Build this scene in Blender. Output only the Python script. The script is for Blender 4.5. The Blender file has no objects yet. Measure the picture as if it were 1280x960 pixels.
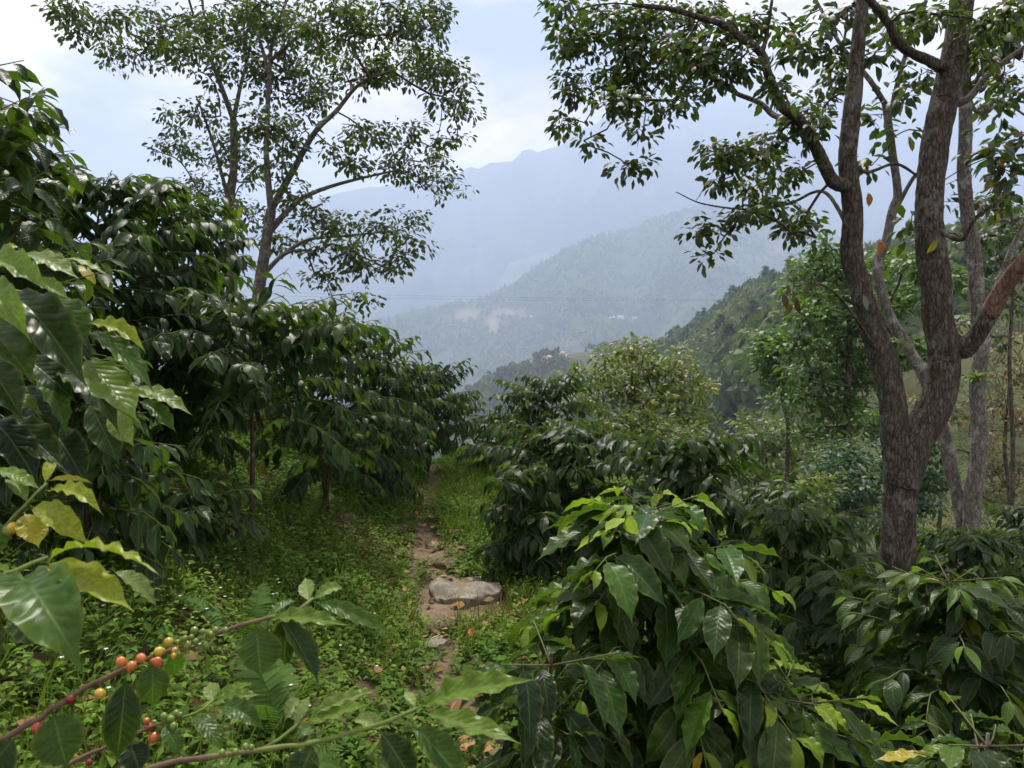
import bpy, math, random
import numpy as np
from mathutils import Matrix, Vector

# ------------------------------------------------------------------ camera, sky, sun, exposure
scene = bpy.context.scene
C = scene.collection
R = math.radians
FPX, W0, H0 = 950.0, 1280.0, 960.0
EYE = np.array([0.0, 0.0, 1.6])
PITCH = math.atan2(50.0, FPX)            # horizon at row 430 of the photograph
cam_data = bpy.data.cameras.new('camera')
cam_data.sensor_width = 36.0
cam_data.lens = 36.0 * FPX / W0
cam_data.clip_start = 0.05
cam_data.clip_end = 40000.0
cam_data.dof.use_dof = True
cam_data.dof.focus_distance = 3.6
cam_data.dof.aperture_fstop = 15.0
cam = bpy.data.objects.new('camera', cam_data)
C.objects.link(cam)
cam.location = EYE
cam.rotation_euler = (math.pi / 2 - PITCH, 0.0, 0.0)
scene.camera = cam

SUN_EL, SUN_AZ = 62.0, -8.0             # azimuth from +Y (view direction) towards +X
world = bpy.data.worlds.new('World')
scene.world = world
world.use_nodes = True
nt = world.node_tree
nt.nodes.clear()
def N(tree, kind, **kw):
    n = tree.nodes.new(kind)
    for k, v in kw.items():
        setattr(n, k, v)
    return n
def setin(n, **kw):
    for k, v in kw.items():
        n.inputs[k.replace('_', ' ')].default_value = v
w_out = N(nt, 'ShaderNodeOutputWorld')
sky = N(nt, 'ShaderNodeTexSky', sky_type='NISHITA', sun_disc=False)
sky.sun_elevation = R(SUN_EL)
sky.sun_rotation = R(SUN_AZ)
sky.air_density = 1.2
sky.dust_density = 1.0
sky.ozone_density = 4.0
sky_bg = N(nt, 'ShaderNodeBackground')
sky_bg.inputs['Strength'].default_value = 0.05
nt.links.new(sky.outputs[0], sky_bg.inputs['Color'])
tc = N(nt, 'ShaderNodeTexCoord')
sep = N(nt, 'ShaderNodeSeparateXYZ')
nt.links.new(tc.outputs['Generated'], sep.inputs[0])
zz = N(nt, 'ShaderNodeMath', operation='MAXIMUM'); zz.inputs[1].default_value = 0.0
nt.links.new(sep.outputs['Z'], zz.inputs[0])
zo = N(nt, 'ShaderNodeMath', operation='ADD'); zo.inputs[1].default_value = 0.32
nt.links.new(zz.outputs[0], zo.inputs[0])
dx = N(nt, 'ShaderNodeMath', operation='DIVIDE'); dy = N(nt, 'ShaderNodeMath', operation='DIVIDE')
nt.links.new(sep.outputs['X'], dx.inputs[0]); nt.links.new(zo.outputs[0], dx.inputs[1])
nt.links.new(sep.outputs['Y'], dy.inputs[0]); nt.links.new(zo.outputs[0], dy.inputs[1])
comb = N(nt, 'ShaderNodeCombineXYZ')
nt.links.new(dx.outputs[0], comb.inputs[0]); nt.links.new(dy.outputs[0], comb.inputs[1])
comb.inputs[2].default_value = 1.3
cn = N(nt, 'ShaderNodeTexNoise')
setin(cn, Scale=2.0, Detail=9.0, Roughness=0.55, Distortion=0.25)
nt.links.new(comb.outputs[0], cn.inputs['Vector'])
cr = N(nt, 'ShaderNodeValToRGB')
cr.color_ramp.elements[0].position = 0.40
cr.color_ramp.elements[0].color = (0.05, 0.05, 0.05, 1)
cr.color_ramp.elements[1].position = 0.52
cr.color_ramp.elements[1].color = (1, 1, 1, 1)
nt.links.new(cn.outputs[0], cr.inputs[0])
cn2 = N(nt, 'ShaderNodeTexNoise')
setin(cn2, Scale=2.6, Detail=7.0, Roughness=0.6, Distortion=0.3)
nt.links.new(comb.outputs[0], cn2.inputs['Vector'])
cc = N(nt, 'ShaderNodeValToRGB')
cc.color_ramp.elements[0].position = 0.40
cc.color_ramp.elements[0].color = (0.62, 0.50, 0.46, 1)
cc.color_ramp.elements[1].position = 0.62
cc.color_ramp.elements[1].color = (2.1, 1.64, 1.27, 1)
nt.links.new(cn2.outputs[0], cc.inputs[0])
cl_bg = N(nt, 'ShaderNodeBackground')
cl_bg.inputs['Strength'].default_value = 1.0
nt.links.new(cc.outputs[0], cl_bg.inputs['Color'])
mixw = N(nt, 'ShaderNodeMixShader')
nt.links.new(cr.outputs[0], mixw.inputs[0])
nt.links.new(sky_bg.outputs[0], mixw.inputs[1])
nt.links.new(cl_bg.outputs[0], mixw.inputs[2])
nt.links.new(mixw.outputs[0], w_out.inputs['Surface'])

sun_data = bpy.data.lights.new('sun', 'SUN')
sun_data.energy = 5.0
sun_data.angle = R(5.0)
sun_data.color = (1.0, 0.94, 0.86)
sun = bpy.data.objects.new('sun', sun_data)
C.objects.link(sun)
sd = Vector((math.cos(R(SUN_EL)) * math.sin(R(SUN_AZ)), math.cos(R(SUN_EL)) * math.cos(R(SUN_AZ)), math.sin(R(SUN_EL))))
sun.rotation_euler = sd.to_track_quat('Z', 'Y').to_euler()

vs = scene.view_settings
vs.view_transform = 'Standard'
vs.look = 'None'
vs.gamma = 1.0
vs.exposure = 0.88
vs.use_curve_mapping = False
scene.render.engine = 'CYCLES'
cy = scene.cycles
cy.max_bounces = 4
cy.diffuse_bounces = 2
cy.glossy_bounces = 2
cy.transmission_bounces = 2
cy.volume_bounces = 2
cy.transparent_max_bounces = 4
cy.caustics_reflective = False
cy.caustics_refractive = False
cy.use_denoising = True
cy.use_adaptive_sampling = True
cy.adaptive_threshold = 0.02
world.cycles.sampling_method = "MANUAL"
world.cycles.sample_map_resolution = 512
cy.sample_clamp_indirect = 4.0

# ------------------------------------------------------------------ helpers
def P(px, py, d):
    """World point seen at pixel (px, py) of the 1280x960 photograph at depth d."""
    cp, sp = math.cos(PITCH), math.sin(PITCH)
    a, b = (px - 640.0) / FPX, (480.0 - py) / FPX
    return np.array([a * d, (cp + b * sp) * d, (b * cp - sp) * d]) + EYE
def project(Q):
    Q = np.atleast_2d(Q) - EYE
    cp, sp = math.cos(PITCH), math.sin(PITCH)
    d = Q[:, 1] * cp - Q[:, 2] * sp
    u = Q[:, 1] * sp + Q[:, 2] * cp
    dd = np.maximum(d, 1e-3)
    return 640 + FPX * Q[:, 0] / dd, 480 - FPX * u / dd, d

def _hash(ix, iy, iz):
    h = (ix * 374761393 + iy * 668265263 + iz * 2147483647 + 1013904223) & 0xffffffff
    h = ((h ^ (h >> 13)) * 1274126177) & 0xffffffff
    h = ((h ^ (h >> 16)) * 2246822519) & 0xffffffff
    return ((h ^ (h >> 15)) & 0xffffff) / float(0xffffff)
def vnoise(x, y, z=0.0):
    x, y, z = np.broadcast_arrays(np.asarray(x, float), np.asarray(y, float), np.asarray(z, float))
    fx, fy, fz = np.floor(x), np.floor(y), np.floor(z)
    ix, iy, iz = fx.astype(np.int64), fy.astype(np.int64), fz.astype(np.int64)
    u, v, w = x - fx, y - fy, z - fz
    u, v, w = u * u * (3 - 2 * u), v * v * (3 - 2 * v), w * w * (3 - 2 * w)
    r = 0
    for a in (0, 1):
        for b in (0, 1):
            for c in (0, 1):
                r = r + _hash(ix + a, iy + b, iz + c) * (u if a else 1 - u) * (v if b else 1 - v) * (w if c else 1 - w)
    return r * 2 - 1
def fbm(x, y, z=0.0, oct=4, gain=0.5):
    s, a, f = 0, 1.0, 1.0
    for k in range(oct):
        s = s + a * vnoise(x * f + 17.3 * k, y * f - 9.1 * k, z * f + 4.7 * k)
        a *= gain; f *= 2.03
    return s
def sstep(a, b, x):
    t = np.clip((x - a) / (b - a), 0, 1)
    return t * t * (3 - 2 * t)
def unit(v):
    v = np.asarray(v, float)
    return v / np.maximum(np.linalg.norm(v, axis=-1, keepdims=True), 1e-9)

def make_mesh(name, V, F, mat, tint=None, luv=None, smooth=True):
    V = np.asarray(V, np.float32).reshape(-1, 3); F = np.asarray(F, np.int32)
    k = F.shape[1]
    me = bpy.data.meshes.new(name)
    me.vertices.add(len(V)); me.vertices.foreach_set('co', V.ravel())
    me.loops.add(F.size); me.loops.foreach_set('vertex_index', F.ravel())
    me.polygons.add(len(F))
    me.polygons.foreach_set('loop_start', np.arange(0, F.size, k, dtype=np.int32))
    if smooth:
        me.polygons.foreach_set('use_smooth', np.ones(len(F), dtype=bool))
    if tint is not None:
        a = me.attributes.new('tint', 'FLOAT_COLOR', 'POINT')
        t = np.ones((len(V), 4), np.float32); t[:, :3] = tint
        a.data.foreach_set('color', t.ravel())
    if luv is not None:
        a = me.attributes.new('luv', 'FLOAT_VECTOR', 'POINT')
        a.data.foreach_set('vector', np.asarray(luv, np.float32).ravel())
    me.update(calc_edges=True)
    if mat is not None:
        me.materials.append(mat)
    return me
def link(name, data, parent=None, loc=None, mat4=None, color=None):
    o = bpy.data.objects.new(name, data)
    C.objects.link(o)
    if parent is not None:
        o.parent = parent
    if mat4 is not None:
        o.matrix_basis = mat4
    elif loc is not None:
        o.location = loc
    if color is not None:
        o.color = color
    return o
def tag(o, label=None, cat=None, group=None, kind=None):
    if label: o['label'] = label
    if cat: o['category'] = cat
    if group: o['group'] = group
    if kind: o['kind'] = kind
    return o
def thing(name, base, label, cat, group=None):
    o = link(name, None, loc=tuple(base))
    o.empty_display_size = 0.1
    return tag(o, label, cat, group)

class Mesher:
    """Collects triangles with tint and leaf coordinates."""
    def __init__(self):
        self.V, self.F, self.T, self.L, self.n = [], [], [], [], 0
    def add(self, V, F, tint=(0.5, 0.5, 0.5), luv=None):
        V = np.asarray(V, float).reshape(-1, 3)
        self.V.append(V); self.F.append(np.asarray(F, np.int64) + self.n)
        t = np.empty((len(V), 3)); t[:] = tint
        self.T.append(t)
        self.L.append(np.zeros((len(V), 3)) if luv is None else luv)
        self.n += len(V)
    def build(self, name, mat, parent=None, origin=None, kind=None, smooth=True):
        V = np.concatenate(self.V)
        if origin is not None:
            V = V - np.asarray(origin)
        me = make_mesh(name, V, np.concatenate(self.F), mat, np.concatenate(self.T), np.concatenate(self.L), smooth)
        o = link(name, me, parent)
        if kind: o['kind'] = kind
        return o

def tube(pts, rad, sides=6, bark=0.0, seed=0.0, cap=True, bscale=1.0):
    """Tapered tube along a polyline; bark > 0 adds ridged relief. Returns V, triangles, luv."""
    pts = np.asarray(pts, float); n = len(pts)
    rad = np.broadcast_to(np.asarray(rad, float), (n,))
    tan = unit(np.gradient(pts, axis=0))
    ref = np.array([1.0, 0, 0]) if abs(tan[0][0]) < 0.8 else np.array([0, 1.0, 0])
    u = unit(np.cross(tan[0], ref))
    U = [u]
    for i in range(1, n):
        u = u - tan[i] * np.dot(u, tan[i]); u = u / max(np.linalg.norm(u), 1e-9); U.append(u)
    U = np.array(U); Vv = np.cross(tan, U)
    ang = np.linspace(0, 2 * np.pi, sides, endpoint=False)
    ln = np.concatenate([[0], np.cumsum(np.linalg.norm(np.diff(pts, axis=0), axis=1))])
    rr = np.repeat(rad[:, None], sides, 1)
    if bark > 0:
        ca, sa = np.cos(ang)[None, :], np.sin(ang)[None, :]
        L = ln[:, None]
        k = 1.0 / max(rad.max(), 0.01) * bscale
        ridge = np.abs(fbm(ca * 4.6 + seed, sa * 4.6, L * k * 0.8, 4))
        lump = fbm(ca * 0.9 + seed + 5, sa * 0.9, L * k * 0.28, 3)
        rr = rr * (1 + bark * (0.9 - 2.2 * ridge) + bark * 1.6 * lump)
    V = pts[:, None, :] + rr[:, :, None] * (np.cos(ang)[None, :, None] * U[:, None, :] + np.sin(ang)[None, :, None] * Vv[:, None, :])
    V = V.reshape(-1, 3)
    i = np.arange(n - 1)[:, None] * sides; j = np.arange(sides)[None, :]; j2 = (j + 1) % sides
    a, b, c, d = i + j, i + j2, i + sides + j2, i + sides + j
    F = np.concatenate([np.stack([a, b, c], -1).reshape(-1, 3), np.stack([a, c, d], -1).reshape(-1, 3)])
    luv = np.stack([np.tile(ang / (2 * np.pi), n), np.repeat(ln, sides), np.repeat(rad, sides)], -1)
    if cap:
        for row, flip in ((0, True), (n - 1, False)):
            c0 = len(V); V = np.vstack([V, pts[row]])
            luv = np.vstack([luv, [0, ln[row], rad[row]]])
            q = row * sides + np.arange(sides); q2 = row * sides + (np.arange(sides) + 1) % sides
            f = np.stack([q2, q, np.full(sides, c0)], -1) if flip else np.stack([q, q2, np.full(sides, c0)], -1)
            F = np.vstack([F, f])
    return V, F, luv
def smooth_line(pts, step):
    """Catmull-Rom through pts, resampled at about step."""
    pts = np.asarray(pts, float)
    if len(pts) == 2:
        n = max(2, int(np.linalg.norm(pts[1] - pts[0]) / step) + 1)
        return pts[0] + (pts[1] - pts[0]) * np.linspace(0, 1, n)[:, None]
    q = np.vstack([2 * pts[0] - pts[1], pts, 2 * pts[-1] - pts[-2]])
    out = []
    for i in range(1, len(q) - 2):
        n = max(1, int(np.linalg.norm(q[i + 1][:3] - q[i][:3]) / step))
        for t in np.arange(n) / n:
            out.append(0.5 * (2 * q[i] + (q[i + 1] - q[i - 1]) * t + (2 * q[i - 1] - 5 * q[i] + 4 * q[i + 1] - q[i + 2]) * t * t
                              + (3 * q[i] - q[i - 1] - 3 * q[i + 1] + q[i + 2]) * t ** 3))
    out.append(q[-2])
    return np.array(out)

# ------------------------------------------------------------------ materials
def new_mat(name):
    m = bpy.data.materials.new(name); m.use_nodes = True
    t = m.node_tree; t.nodes.clear()
    out = N(t, 'ShaderNodeOutputMaterial')
    return m, t, out
def math_node(t, op, a, b=None, c=None):
    n = N(t, 'ShaderNodeMath', operation=op)
    for i, v in enumerate((a, b, c)):
        if v is None: continue
        if isinstance(v, (int, float)): n.inputs[i].default_value = v
        else: t.links.new(v, n.inputs[i])
    return n.outputs[0]
def mix_col(t, fac, a, b, blend='MIX'):
    n = N(t, 'ShaderNodeMix', data_type='RGBA', blend_type=blend)
    ins = {'f': n.inputs[0], 'a': n.inputs[6], 'b': n.inputs[7]}
    for k, v in (('f', fac), ('a', a), ('b', b)):
        if isinstance(v, (int, float)): ins[k].default_value = v
        elif isinstance(v, tuple): ins[k].default_value = (*v, 1.0) if len(v) == 3 else v
        else: t.links.new(v, ins[k])
    return n.outputs[2]
def ramp(t, fac, stops):
    n = N(t, 'ShaderNodeValToRGB')
    e = n.color_ramp.elements
    while len(e) < len(stops): e.new(0.5)
    for i, (p, c) in enumerate(stops):
        e[i].position = p; e[i].color = (*c, 1.0)
    t.links.new(fac, n.inputs[0])
    return n.outputs[0]

def leaf_material(name, source, rough=0.42, transl=0.32, veins=True, spec=0.20, vein_n=11.0, bump=0.20):
    """Leaf: colour from the object's colour or from the tint attribute, midrib and side veins from leaf coordinates."""
    m, t, out = new_mat(name)
    if source == 'object':
        col = N(t, 'ShaderNodeObjectInfo').outputs['Color']
    else:
        col = N(t, 'ShaderNodeAttribute', attribute_name='tint').outputs['Color']
    p = N(t, 'ShaderNodeBsdfPrincipled')
    geo = N(t, 'ShaderNodeNewGeometry')
    back = mix_col(t, 0.5, col, (0.075, 0.13, 0.03))
    col2 = mix_col(t, geo.outputs['Backfacing'], col, back)
    if veins:
        at = N(t, 'ShaderNodeAttribute', attribute_name='luv')
        s = N(t, 'ShaderNodeSeparateXYZ'); t.links.new(at.outputs['Vector'], s.inputs[0])
        au = math_node(t, 'ABSOLUTE', s.outputs[0])
        rib = math_node(t, 'SUBTRACT', 1.0, math_node(t, 'MINIMUM', math_node(t, 'MULTIPLY', au, 14.0), 1.0))
        ph = math_node(t, 'SUBTRACT', math_node(t, 'MULTIPLY', s.outputs[1], vein_n), math_node(t, 'MULTIPLY', math_node(t, 'POWER', au, 0.8), 2.0))
        fr = math_node(t, 'ABSOLUTE', math_node(t, 'SUBTRACT', math_node(t, 'FRACT', ph), 0.5))
        side = math_node(t, 'SUBTRACT', 1.0, math_node(t, 'MINIMUM', math_node(t, 'MULTIPLY', fr, 9.0), 1.0))
        pil = math_node(t, 'SINE', math_node(t, 'MULTIPLY', fr, math.pi))
        nz = N(t, 'ShaderNodeTexNoise'); setin(nz, Scale=22.0, Detail=3.0)
        tcn = N(t, 'ShaderNodeTexCoord'); t.links.new(tcn.outputs['Object'], nz.inputs['Vector'])
        mott = ramp(t, nz.outputs[0], [(0.3, (0.72, 0.74, 0.72)), (0.7, (1.22, 1.18, 1.1))])
        col2 = mix_col(t, 1.0, col2, mott, 'MULTIPLY')
        if source == 'object':
            sp = N(t, 'ShaderNodeTexNoise'); setin(sp, Scale=5.5, Detail=6.0, Roughness=0.7)
            of = N(t, 'ShaderNodeVectorMath', operation='ADD'); rnd = N(t, 'ShaderNodeObjectInfo')
            cx = N(t, 'ShaderNodeCombineXYZ'); t.links.new(math_node(t, 'MULTIPLY', rnd.outputs['Random'], 90.0), cx.inputs[0])
            t.links.new(tcn.outputs['Object'], of.inputs[0]); t.links.new(cx.outputs[0], of.inputs[1]); t.links.new(of.outputs[0], sp.inputs['Vector'])
            sm = N(t, 'ShaderNodeMapRange'); setin(sm, From_Min=0.69, From_Max=0.75); t.links.new(sp.outputs[0], sm.inputs['Value'])
            col2 = mix_col(t, math_node(t, 'MULTIPLY', sm.outputs[0], 0.7), col2, (0.16, 0.12, 0.03))
            edge = N(t, 'ShaderNodeMapRange'); setin(edge, From_Min=0.80, From_Max=1.0); t.links.new(au, edge.inputs['Value'])
            col2 = mix_col(t, math_node(t, 'MULTIPLY', edge.outputs[0], 0.22), col2, (0.26, 0.26, 0.05))
        col2 = mix_col(t, math_node(t, 'MULTIPLY', rib, 0.32), col2, (0.20, 0.28, 0.09))
        col2 = mix_col(t, math_node(t, 'MULTIPLY', side, 0.07), col2, (0.24, 0.32, 0.10))
        h = math_node(t, 'SUBTRACT', math_node(t, 'MULTIPLY', pil, math_node(t, 'SUBTRACT', 1.0, math_node(t, 'MULTIPLY', au, 0.5))), math_node(t, 'MULTIPLY', rib, 1.0))
        b = N(t, 'ShaderNodeBump'); setin(b, Strength=bump, Distance=0.004)
        t.links.new(h, b.inputs['Height'])
        t.links.new(b.outputs[0], p.inputs['Normal'])
    t.links.new(col2, p.inputs['Base Color'])
    setin(p, Roughness=rough); p.inputs['Specular IOR Level'].default_value = spec
    if transl > 0:
        tr = N(t, 'ShaderNodeBsdfTranslucent')
        tcol = mix_col(t, 1.0, col2, (1.7, 1.9, 0.6), 'MULTIPLY')
        t.links.new(tcol, tr.inputs['Color'])
        mx = N(t, 'ShaderNodeMixShader'); mx.inputs[0].default_value = transl
        t.links.new(p.outputs[0], mx.inputs[1]); t.links.new(tr.outputs[0], mx.inputs[2])
        t.links.new(mx.outputs[0], out.inputs['Surface'])
    else:
        t.links.new(p.outputs[0], out.inputs['Surface'])
    return m

def bark_material(name, dark, mid, light, lichen=(0.36, 0.38, 0.31), lichen_amt=0.3, moss=(0.06, 0.08, 0.02), moss_amt=0.25, scale=1.0, bump=0.6):
    m, t, out = new_mat(name)
    p = N(t, 'ShaderNodeBsdfPrincipled'); setin(p, Roughness=0.92); p.inputs['Specular IOR Level'].default_value = 0.15
    tcn = N(t, 'ShaderNodeTexCoord')
    mp = N(t, 'ShaderNodeMapping'); mp.inputs['Scale'].default_value = (scale, scale, scale * 0.32)
    t.links.new(tcn.outputs['Object'], mp.inputs['Vector'])
    n1 = N(t, 'ShaderNodeTexNoise'); setin(n1, Scale=38.0, Detail=7.0, Roughness=0.68, Distortion=0.6)
    v1 = N(t, 'ShaderNodeTexVoronoi', feature='DISTANCE_TO_EDGE'); setin(v1, Scale=46.0, Randomness=1.0)
    n2 = N(t, 'ShaderNodeTexNoise'); setin(n2, Scale=6.0, Detail=8.0, Roughness=0.72)
    n3 = N(t, 'ShaderNodeTexNoise'); setin(n3, Scale=5.0, Detail=5.0, Roughness=0.6)
    t.links.new(mp.outputs[0], n1.inputs['Vector']); t.links.new(mp.outputs[0], v1.inputs['Vector'])
    t.links.new(tcn.outputs['Object'], n2.inputs['Vector'])
    mp3 = N(t, 'ShaderNodeMapping'); mp3.inputs['Location'].default_value = (7.3, 2.1, 4.4)
    t.links.new(tcn.outputs['Object'], mp3.inputs['Vector']); t.links.new(mp3.outputs[0], n3.inputs['Vector'])
    col = ramp(t, n1.outputs[0], [(0.28, dark), (0.5, mid), (0.75, light)])
    crack = math_node(t, 'MINIMUM', math_node(t, 'MULTIPLY', v1.outputs['Distance'], 7.0), 1.0)
    col = mix_col(t, math_node(t, 'MULTIPLY', math_node(t, 'SUBTRACT', 1.0, crack), 0.6), col, tuple(0.5 * x for x in dark))
    lm = N(t, 'ShaderNodeMapRange'); setin(lm, From_Min=0.53, From_Max=0.60)
    t.links.new(n2.outputs[0], lm.inputs['Value'])
    col = mix_col(t, math_node(t, 'MULTIPLY', lm.outputs[0], lichen_amt), col, lichen)
    mm = N(t, 'ShaderNodeMapRange'); setin(mm, From_Min=0.52, From_Max=0.68)
    t.links.new(n3.outputs[0], mm.inputs['Value'])
    col = mix_col(t, math_node(t, 'MULTIPLY', mm.outputs[0], moss_amt), col, moss)
    t.links.new(col, p.inputs['Base Color'])
    h = math_node(t, 'ADD', n1.outputs[0], math_node(t, 'MULTIPLY', crack, 0.5))
    b = N(t, 'ShaderNodeBump'); setin(b, Strength=bump, Distance=0.012)
    t.links.new(h, b.inputs['Height']); t.links.new(b.outputs[0], p.inputs['Normal'])
    t.links.new(p.outputs[0], out.inputs['Surface'])
    return m
def tint_material(name, rough=0.9, noise_scale=0.0, var=0.3, spec=0.2, bump=0.0):
    m, t, out = new_mat(name)
    p = N(t, 'ShaderNodeBsdfPrincipled'); setin(p, Roughness=rough); p.inputs['Specular IOR Level'].default_value = spec
    col = N(t, 'ShaderNodeAttribute', attribute_name='tint').outputs['Color']
    if noise_scale:
        tcn = N(t, 'ShaderNodeTexCoord')
        n = N(t, 'ShaderNodeTexNoise'); setin(n, Scale=noise_scale, Detail=8.0, Roughness=0.65)
        t.links.new(tcn.outputs['Object'], n.inputs['Vector'])
        r = ramp(t, n.outputs[0], [(0.25, (1 - var,) * 3), (0.75, (1 + var,) * 3)])
        col = mix_col(t, 1.0, col, r, 'MULTIPLY')
        if bump:
            b = N(t, 'ShaderNodeBump'); setin(b, Strength=bump, Distance=1.0 / noise_scale)
            t.links.new(n.outputs[0], b.inputs['Height']); t.links.new(b.outputs[0], p.inputs['Normal'])
    t.links.new(col, p.inputs['Base Color'])
    t.links.new(p.outputs[0], out.inputs['Surface'])
    return m
def plain_material(name, col, rough=0.6, spec=0.4):
    m, t, out = new_mat(name)
    p = N(t, 'ShaderNodeBsdfPrincipled'); setin(p, Roughness=rough); p.inputs['Specular IOR Level'].default_value = spec
    tcn = N(t, 'ShaderNodeTexCoord'); n = N(t, 'ShaderNodeTexNoise'); setin(n, Scale=8.0, Detail=5.0)
    t.links.new(tcn.outputs['Object'], n.inputs['Vector'])
    r = ramp(t, n.outputs[0], [(0.3, tuple(c * 0.8 for c in col)), (0.7, tuple(min(1, c * 1.15) for c in col))])
    t.links.new(r, p.inputs['Base Color']); t.links.new(p.outputs[0], out.inputs['Surface'])
    return m

M_LEAF_OBJ = leaf_material('coffee_leaf_single', 'object', rough=0.36)
M_LEAF = leaf_material('coffee_leaf_massed', 'tint', rough=0.38)
M_TREELEAF = leaf_material('tree_leaf', 'tint', rough=0.5, transl=0.30, veins=False, spec=0.35)
M_FARLEAF = leaf_material('far_leaf', 'tint', rough=0.7, transl=0.2, veins=False, spec=0.15)
M_HERB = leaf_material('herb_leaf', 'tint', rough=0.7, transl=0.30, veins=False, spec=0.10)
M_BARK = bark_material('brown_bark', (0.022, 0.016, 0.011), (0.085, 0.070, 0.054), (0.19, 0.165, 0.135), lichen_amt=0.24, moss_amt=0.4, bump=0.9)
M_PALEBARK = bark_material('pale_bark', (0.06, 0.055, 0.045), (0.16, 0.145, 0.12), (0.33, 0.31, 0.27), lichen=(0.42, 0.42, 0.38), lichen_amt=0.6, moss=(0.05, 0.055, 0.025), moss_amt=0.45)
M_GREYBARK = bark_material('grey_bark', (0.05, 0.042, 0.035), (0.12, 0.105, 0.088), (0.22, 0.2, 0.17), lichen_amt=0.4, moss_amt=0.2)
M_STEM = bark_material('coffee_stem', (0.03, 0.022, 0.014), (0.075, 0.056, 0.036), (0.15, 0.12, 0.085), lichen_amt=0.3, scale=2.5, bump=0.4)
M_TWIG = tint_material('twig_bark', 0.85, 60.0, 0.35, 0.2)
# ------------------------------------------------------------------ the setting: ground, hills, haze
PATH_Y = [-2, 0, 2, 3, 4, 5.6, 8, 11, 14, 20]
PATH_X = [0.3, 0.25, 0.12, -0.12, -0.4, -0.65, -0.9, -1.15, -1.5, -2.2]
def path_x(y):
    return np.interp(y, PATH_Y, PATH_X)
def ground_z(x, y):
    x = np.asarray(x, float); y = np.asarray(y, float)
    s = x - path_x(y)
    l = np.maximum(-s - 0.28, 0)
    rise = 0.50 * np.minimum(l, 1.3) + 0.26 * np.clip(l - 1.3, 0, 8) + 0.1 * np.clip(l - 9.3, 0, 30)
    r = np.maximum(s - 0.35, 0)
    fall = -0.14 * np.minimum(r, 2.2) - 0.42 * np.clip(r - 2.2, 0, 14) - 0.5 * np.clip(r - 16.2, 0, 50) - 0.12 * np.clip(r - 66, 0, 900)
    yy = np.maximum(y - 10.5, 0)
    down = -0.22 * np.minimum(yy, 4) - 0.42 * np.clip(yy - 4, 0, 60) - 0.55 * np.clip(yy - 64, 0, 180) - 0.12 * np.clip(yy - 244, 0, 1500)
    z = np.maximum(rise * (1 - 0.5 * sstep(14, 40, y)) + fall + down, -260.0)
    d = np.hypot(x, y)
    bump = 0.045 * fbm(x * 1.3, y * 1.3, 1.0, 4) * sstep(0.1, 0.6, np.abs(s) + 0.25)
    ditch = -0.05 * np.exp(-(s / 0.2) ** 2) * (d < 20)
    rough = 2.5 * fbm(x / 40, y / 40, 2.0, 4) * sstep(25, 90, d)
    return z + bump * (d < 60) + ditch + rough

def grid_faces(nr, nc):
    i = np.arange(nr - 1)[:, None] * nc; j = np.arange(nc - 1)[None, :]
    a, b, c, d = i + j, i + j + 1, i + nc + j + 1, i + nc + j
    return np.concatenate([np.stack([a, b, c], -1).reshape(-1, 3), np.stack([a, c, d], -1).reshape(-1, 3)])

# ground: one sheet from under the camera to the horizon; fine near the path, coarse far away
def ground_material():
    m, t, out = new_mat('ground_soil')
    p = N(t, 'ShaderNodeBsdfPrincipled'); setin(p, Roughness=0.95); p.inputs['Specular IOR Level'].default_value = 0.12
    tcn = N(t, 'ShaderNodeTexCoord')
    at = N(t, 'ShaderNodeAttribute', attribute_name='tint')
    n1 = N(t, 'ShaderNodeTexNoise'); setin(n1, Scale=9.0, Detail=9.0, Roughness=0.7)
    n2 = N(t, 'ShaderNodeTexNoise'); setin(n2, Scale=60.0, Detail=6.0, Roughness=0.7)
    n3 = N(t, 'ShaderNodeTexVoronoi'); setin(n3, Scale=55.0)
    for n in (n1, n2, n3): t.links.new(tcn.outputs['Object'], n.inputs['Vector'])
    r1 = ramp(t, n1.outputs[0], [(0.25, (0.6, 0.58, 0.55)), (0.5, (1, 1, 1)), (0.78, (1.5, 1.42, 1.3))])
    r2 = ramp(t, n2.outputs[0], [(0.25, (0.6,) * 3), (0.75, (1.4,) * 3)])
    col = mix_col(t, 1.0, mix_col(t, 1.0, at.outputs['Color'], r1, 'MULTIPLY'), r2, 'MULTIPLY')
    t.links.new(col, p.inputs['Base Color'])
    b = N(t, 'ShaderNodeBump'); setin(b, Strength=0.8, Distance=0.02)
    t.links.new(math_node(t, 'ADD', n2.outputs[0], math_node(t, 'MULTIPLY', n3.outputs['Distance'], 0.6)), b.inputs['Height'])
    t.links.new(b.outputs[0], p.inputs['Normal'])
    t.links.new(p.outputs[0], out.inputs['Surface'])
    return m
M_GROUND = ground_material()
def axis(lo, hi, fine_lo, fine_hi, step, grow=1.16):
    a = list(np.arange(fine_lo, fine_hi + step / 2, step))
    s, v = step, a[-1]
    while v < hi:
        s *= grow; v += s; a.append(min(v, hi))
    s, v = step, a[0]
    while v > lo:
        s *= grow; v -= s; a.insert(0, max(v, lo))
    return np.array(a)
gx = axis(-9000, 9000, -4.2, 4.6, 0.06)
gy = axis(-1500, 9500, 1.2, 13.0, 0.065)
GX, GY = np.meshgrid(gx, gy)
GZ = ground_z(GX, GY)
s_ = GX - path_x(GY)
pth = np.exp(-(np.abs(s_) / 0.30) ** 2.5) * sstep(15, 12, GY) * (0.65 + 0.5 * fbm(GX * 2, GY * 2, 9, 3))
pth = np.clip(pth, 0, 1)[..., None]
soil = np.array([0.10, 0.066, 0.040]); pcol = np.array([0.21, 0.155, 0.105]); fieldc = np.array([0.055, 0.075, 0.028])
far_w = sstep(16, 45, np.hypot(GX, GY))[..., None]
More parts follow.
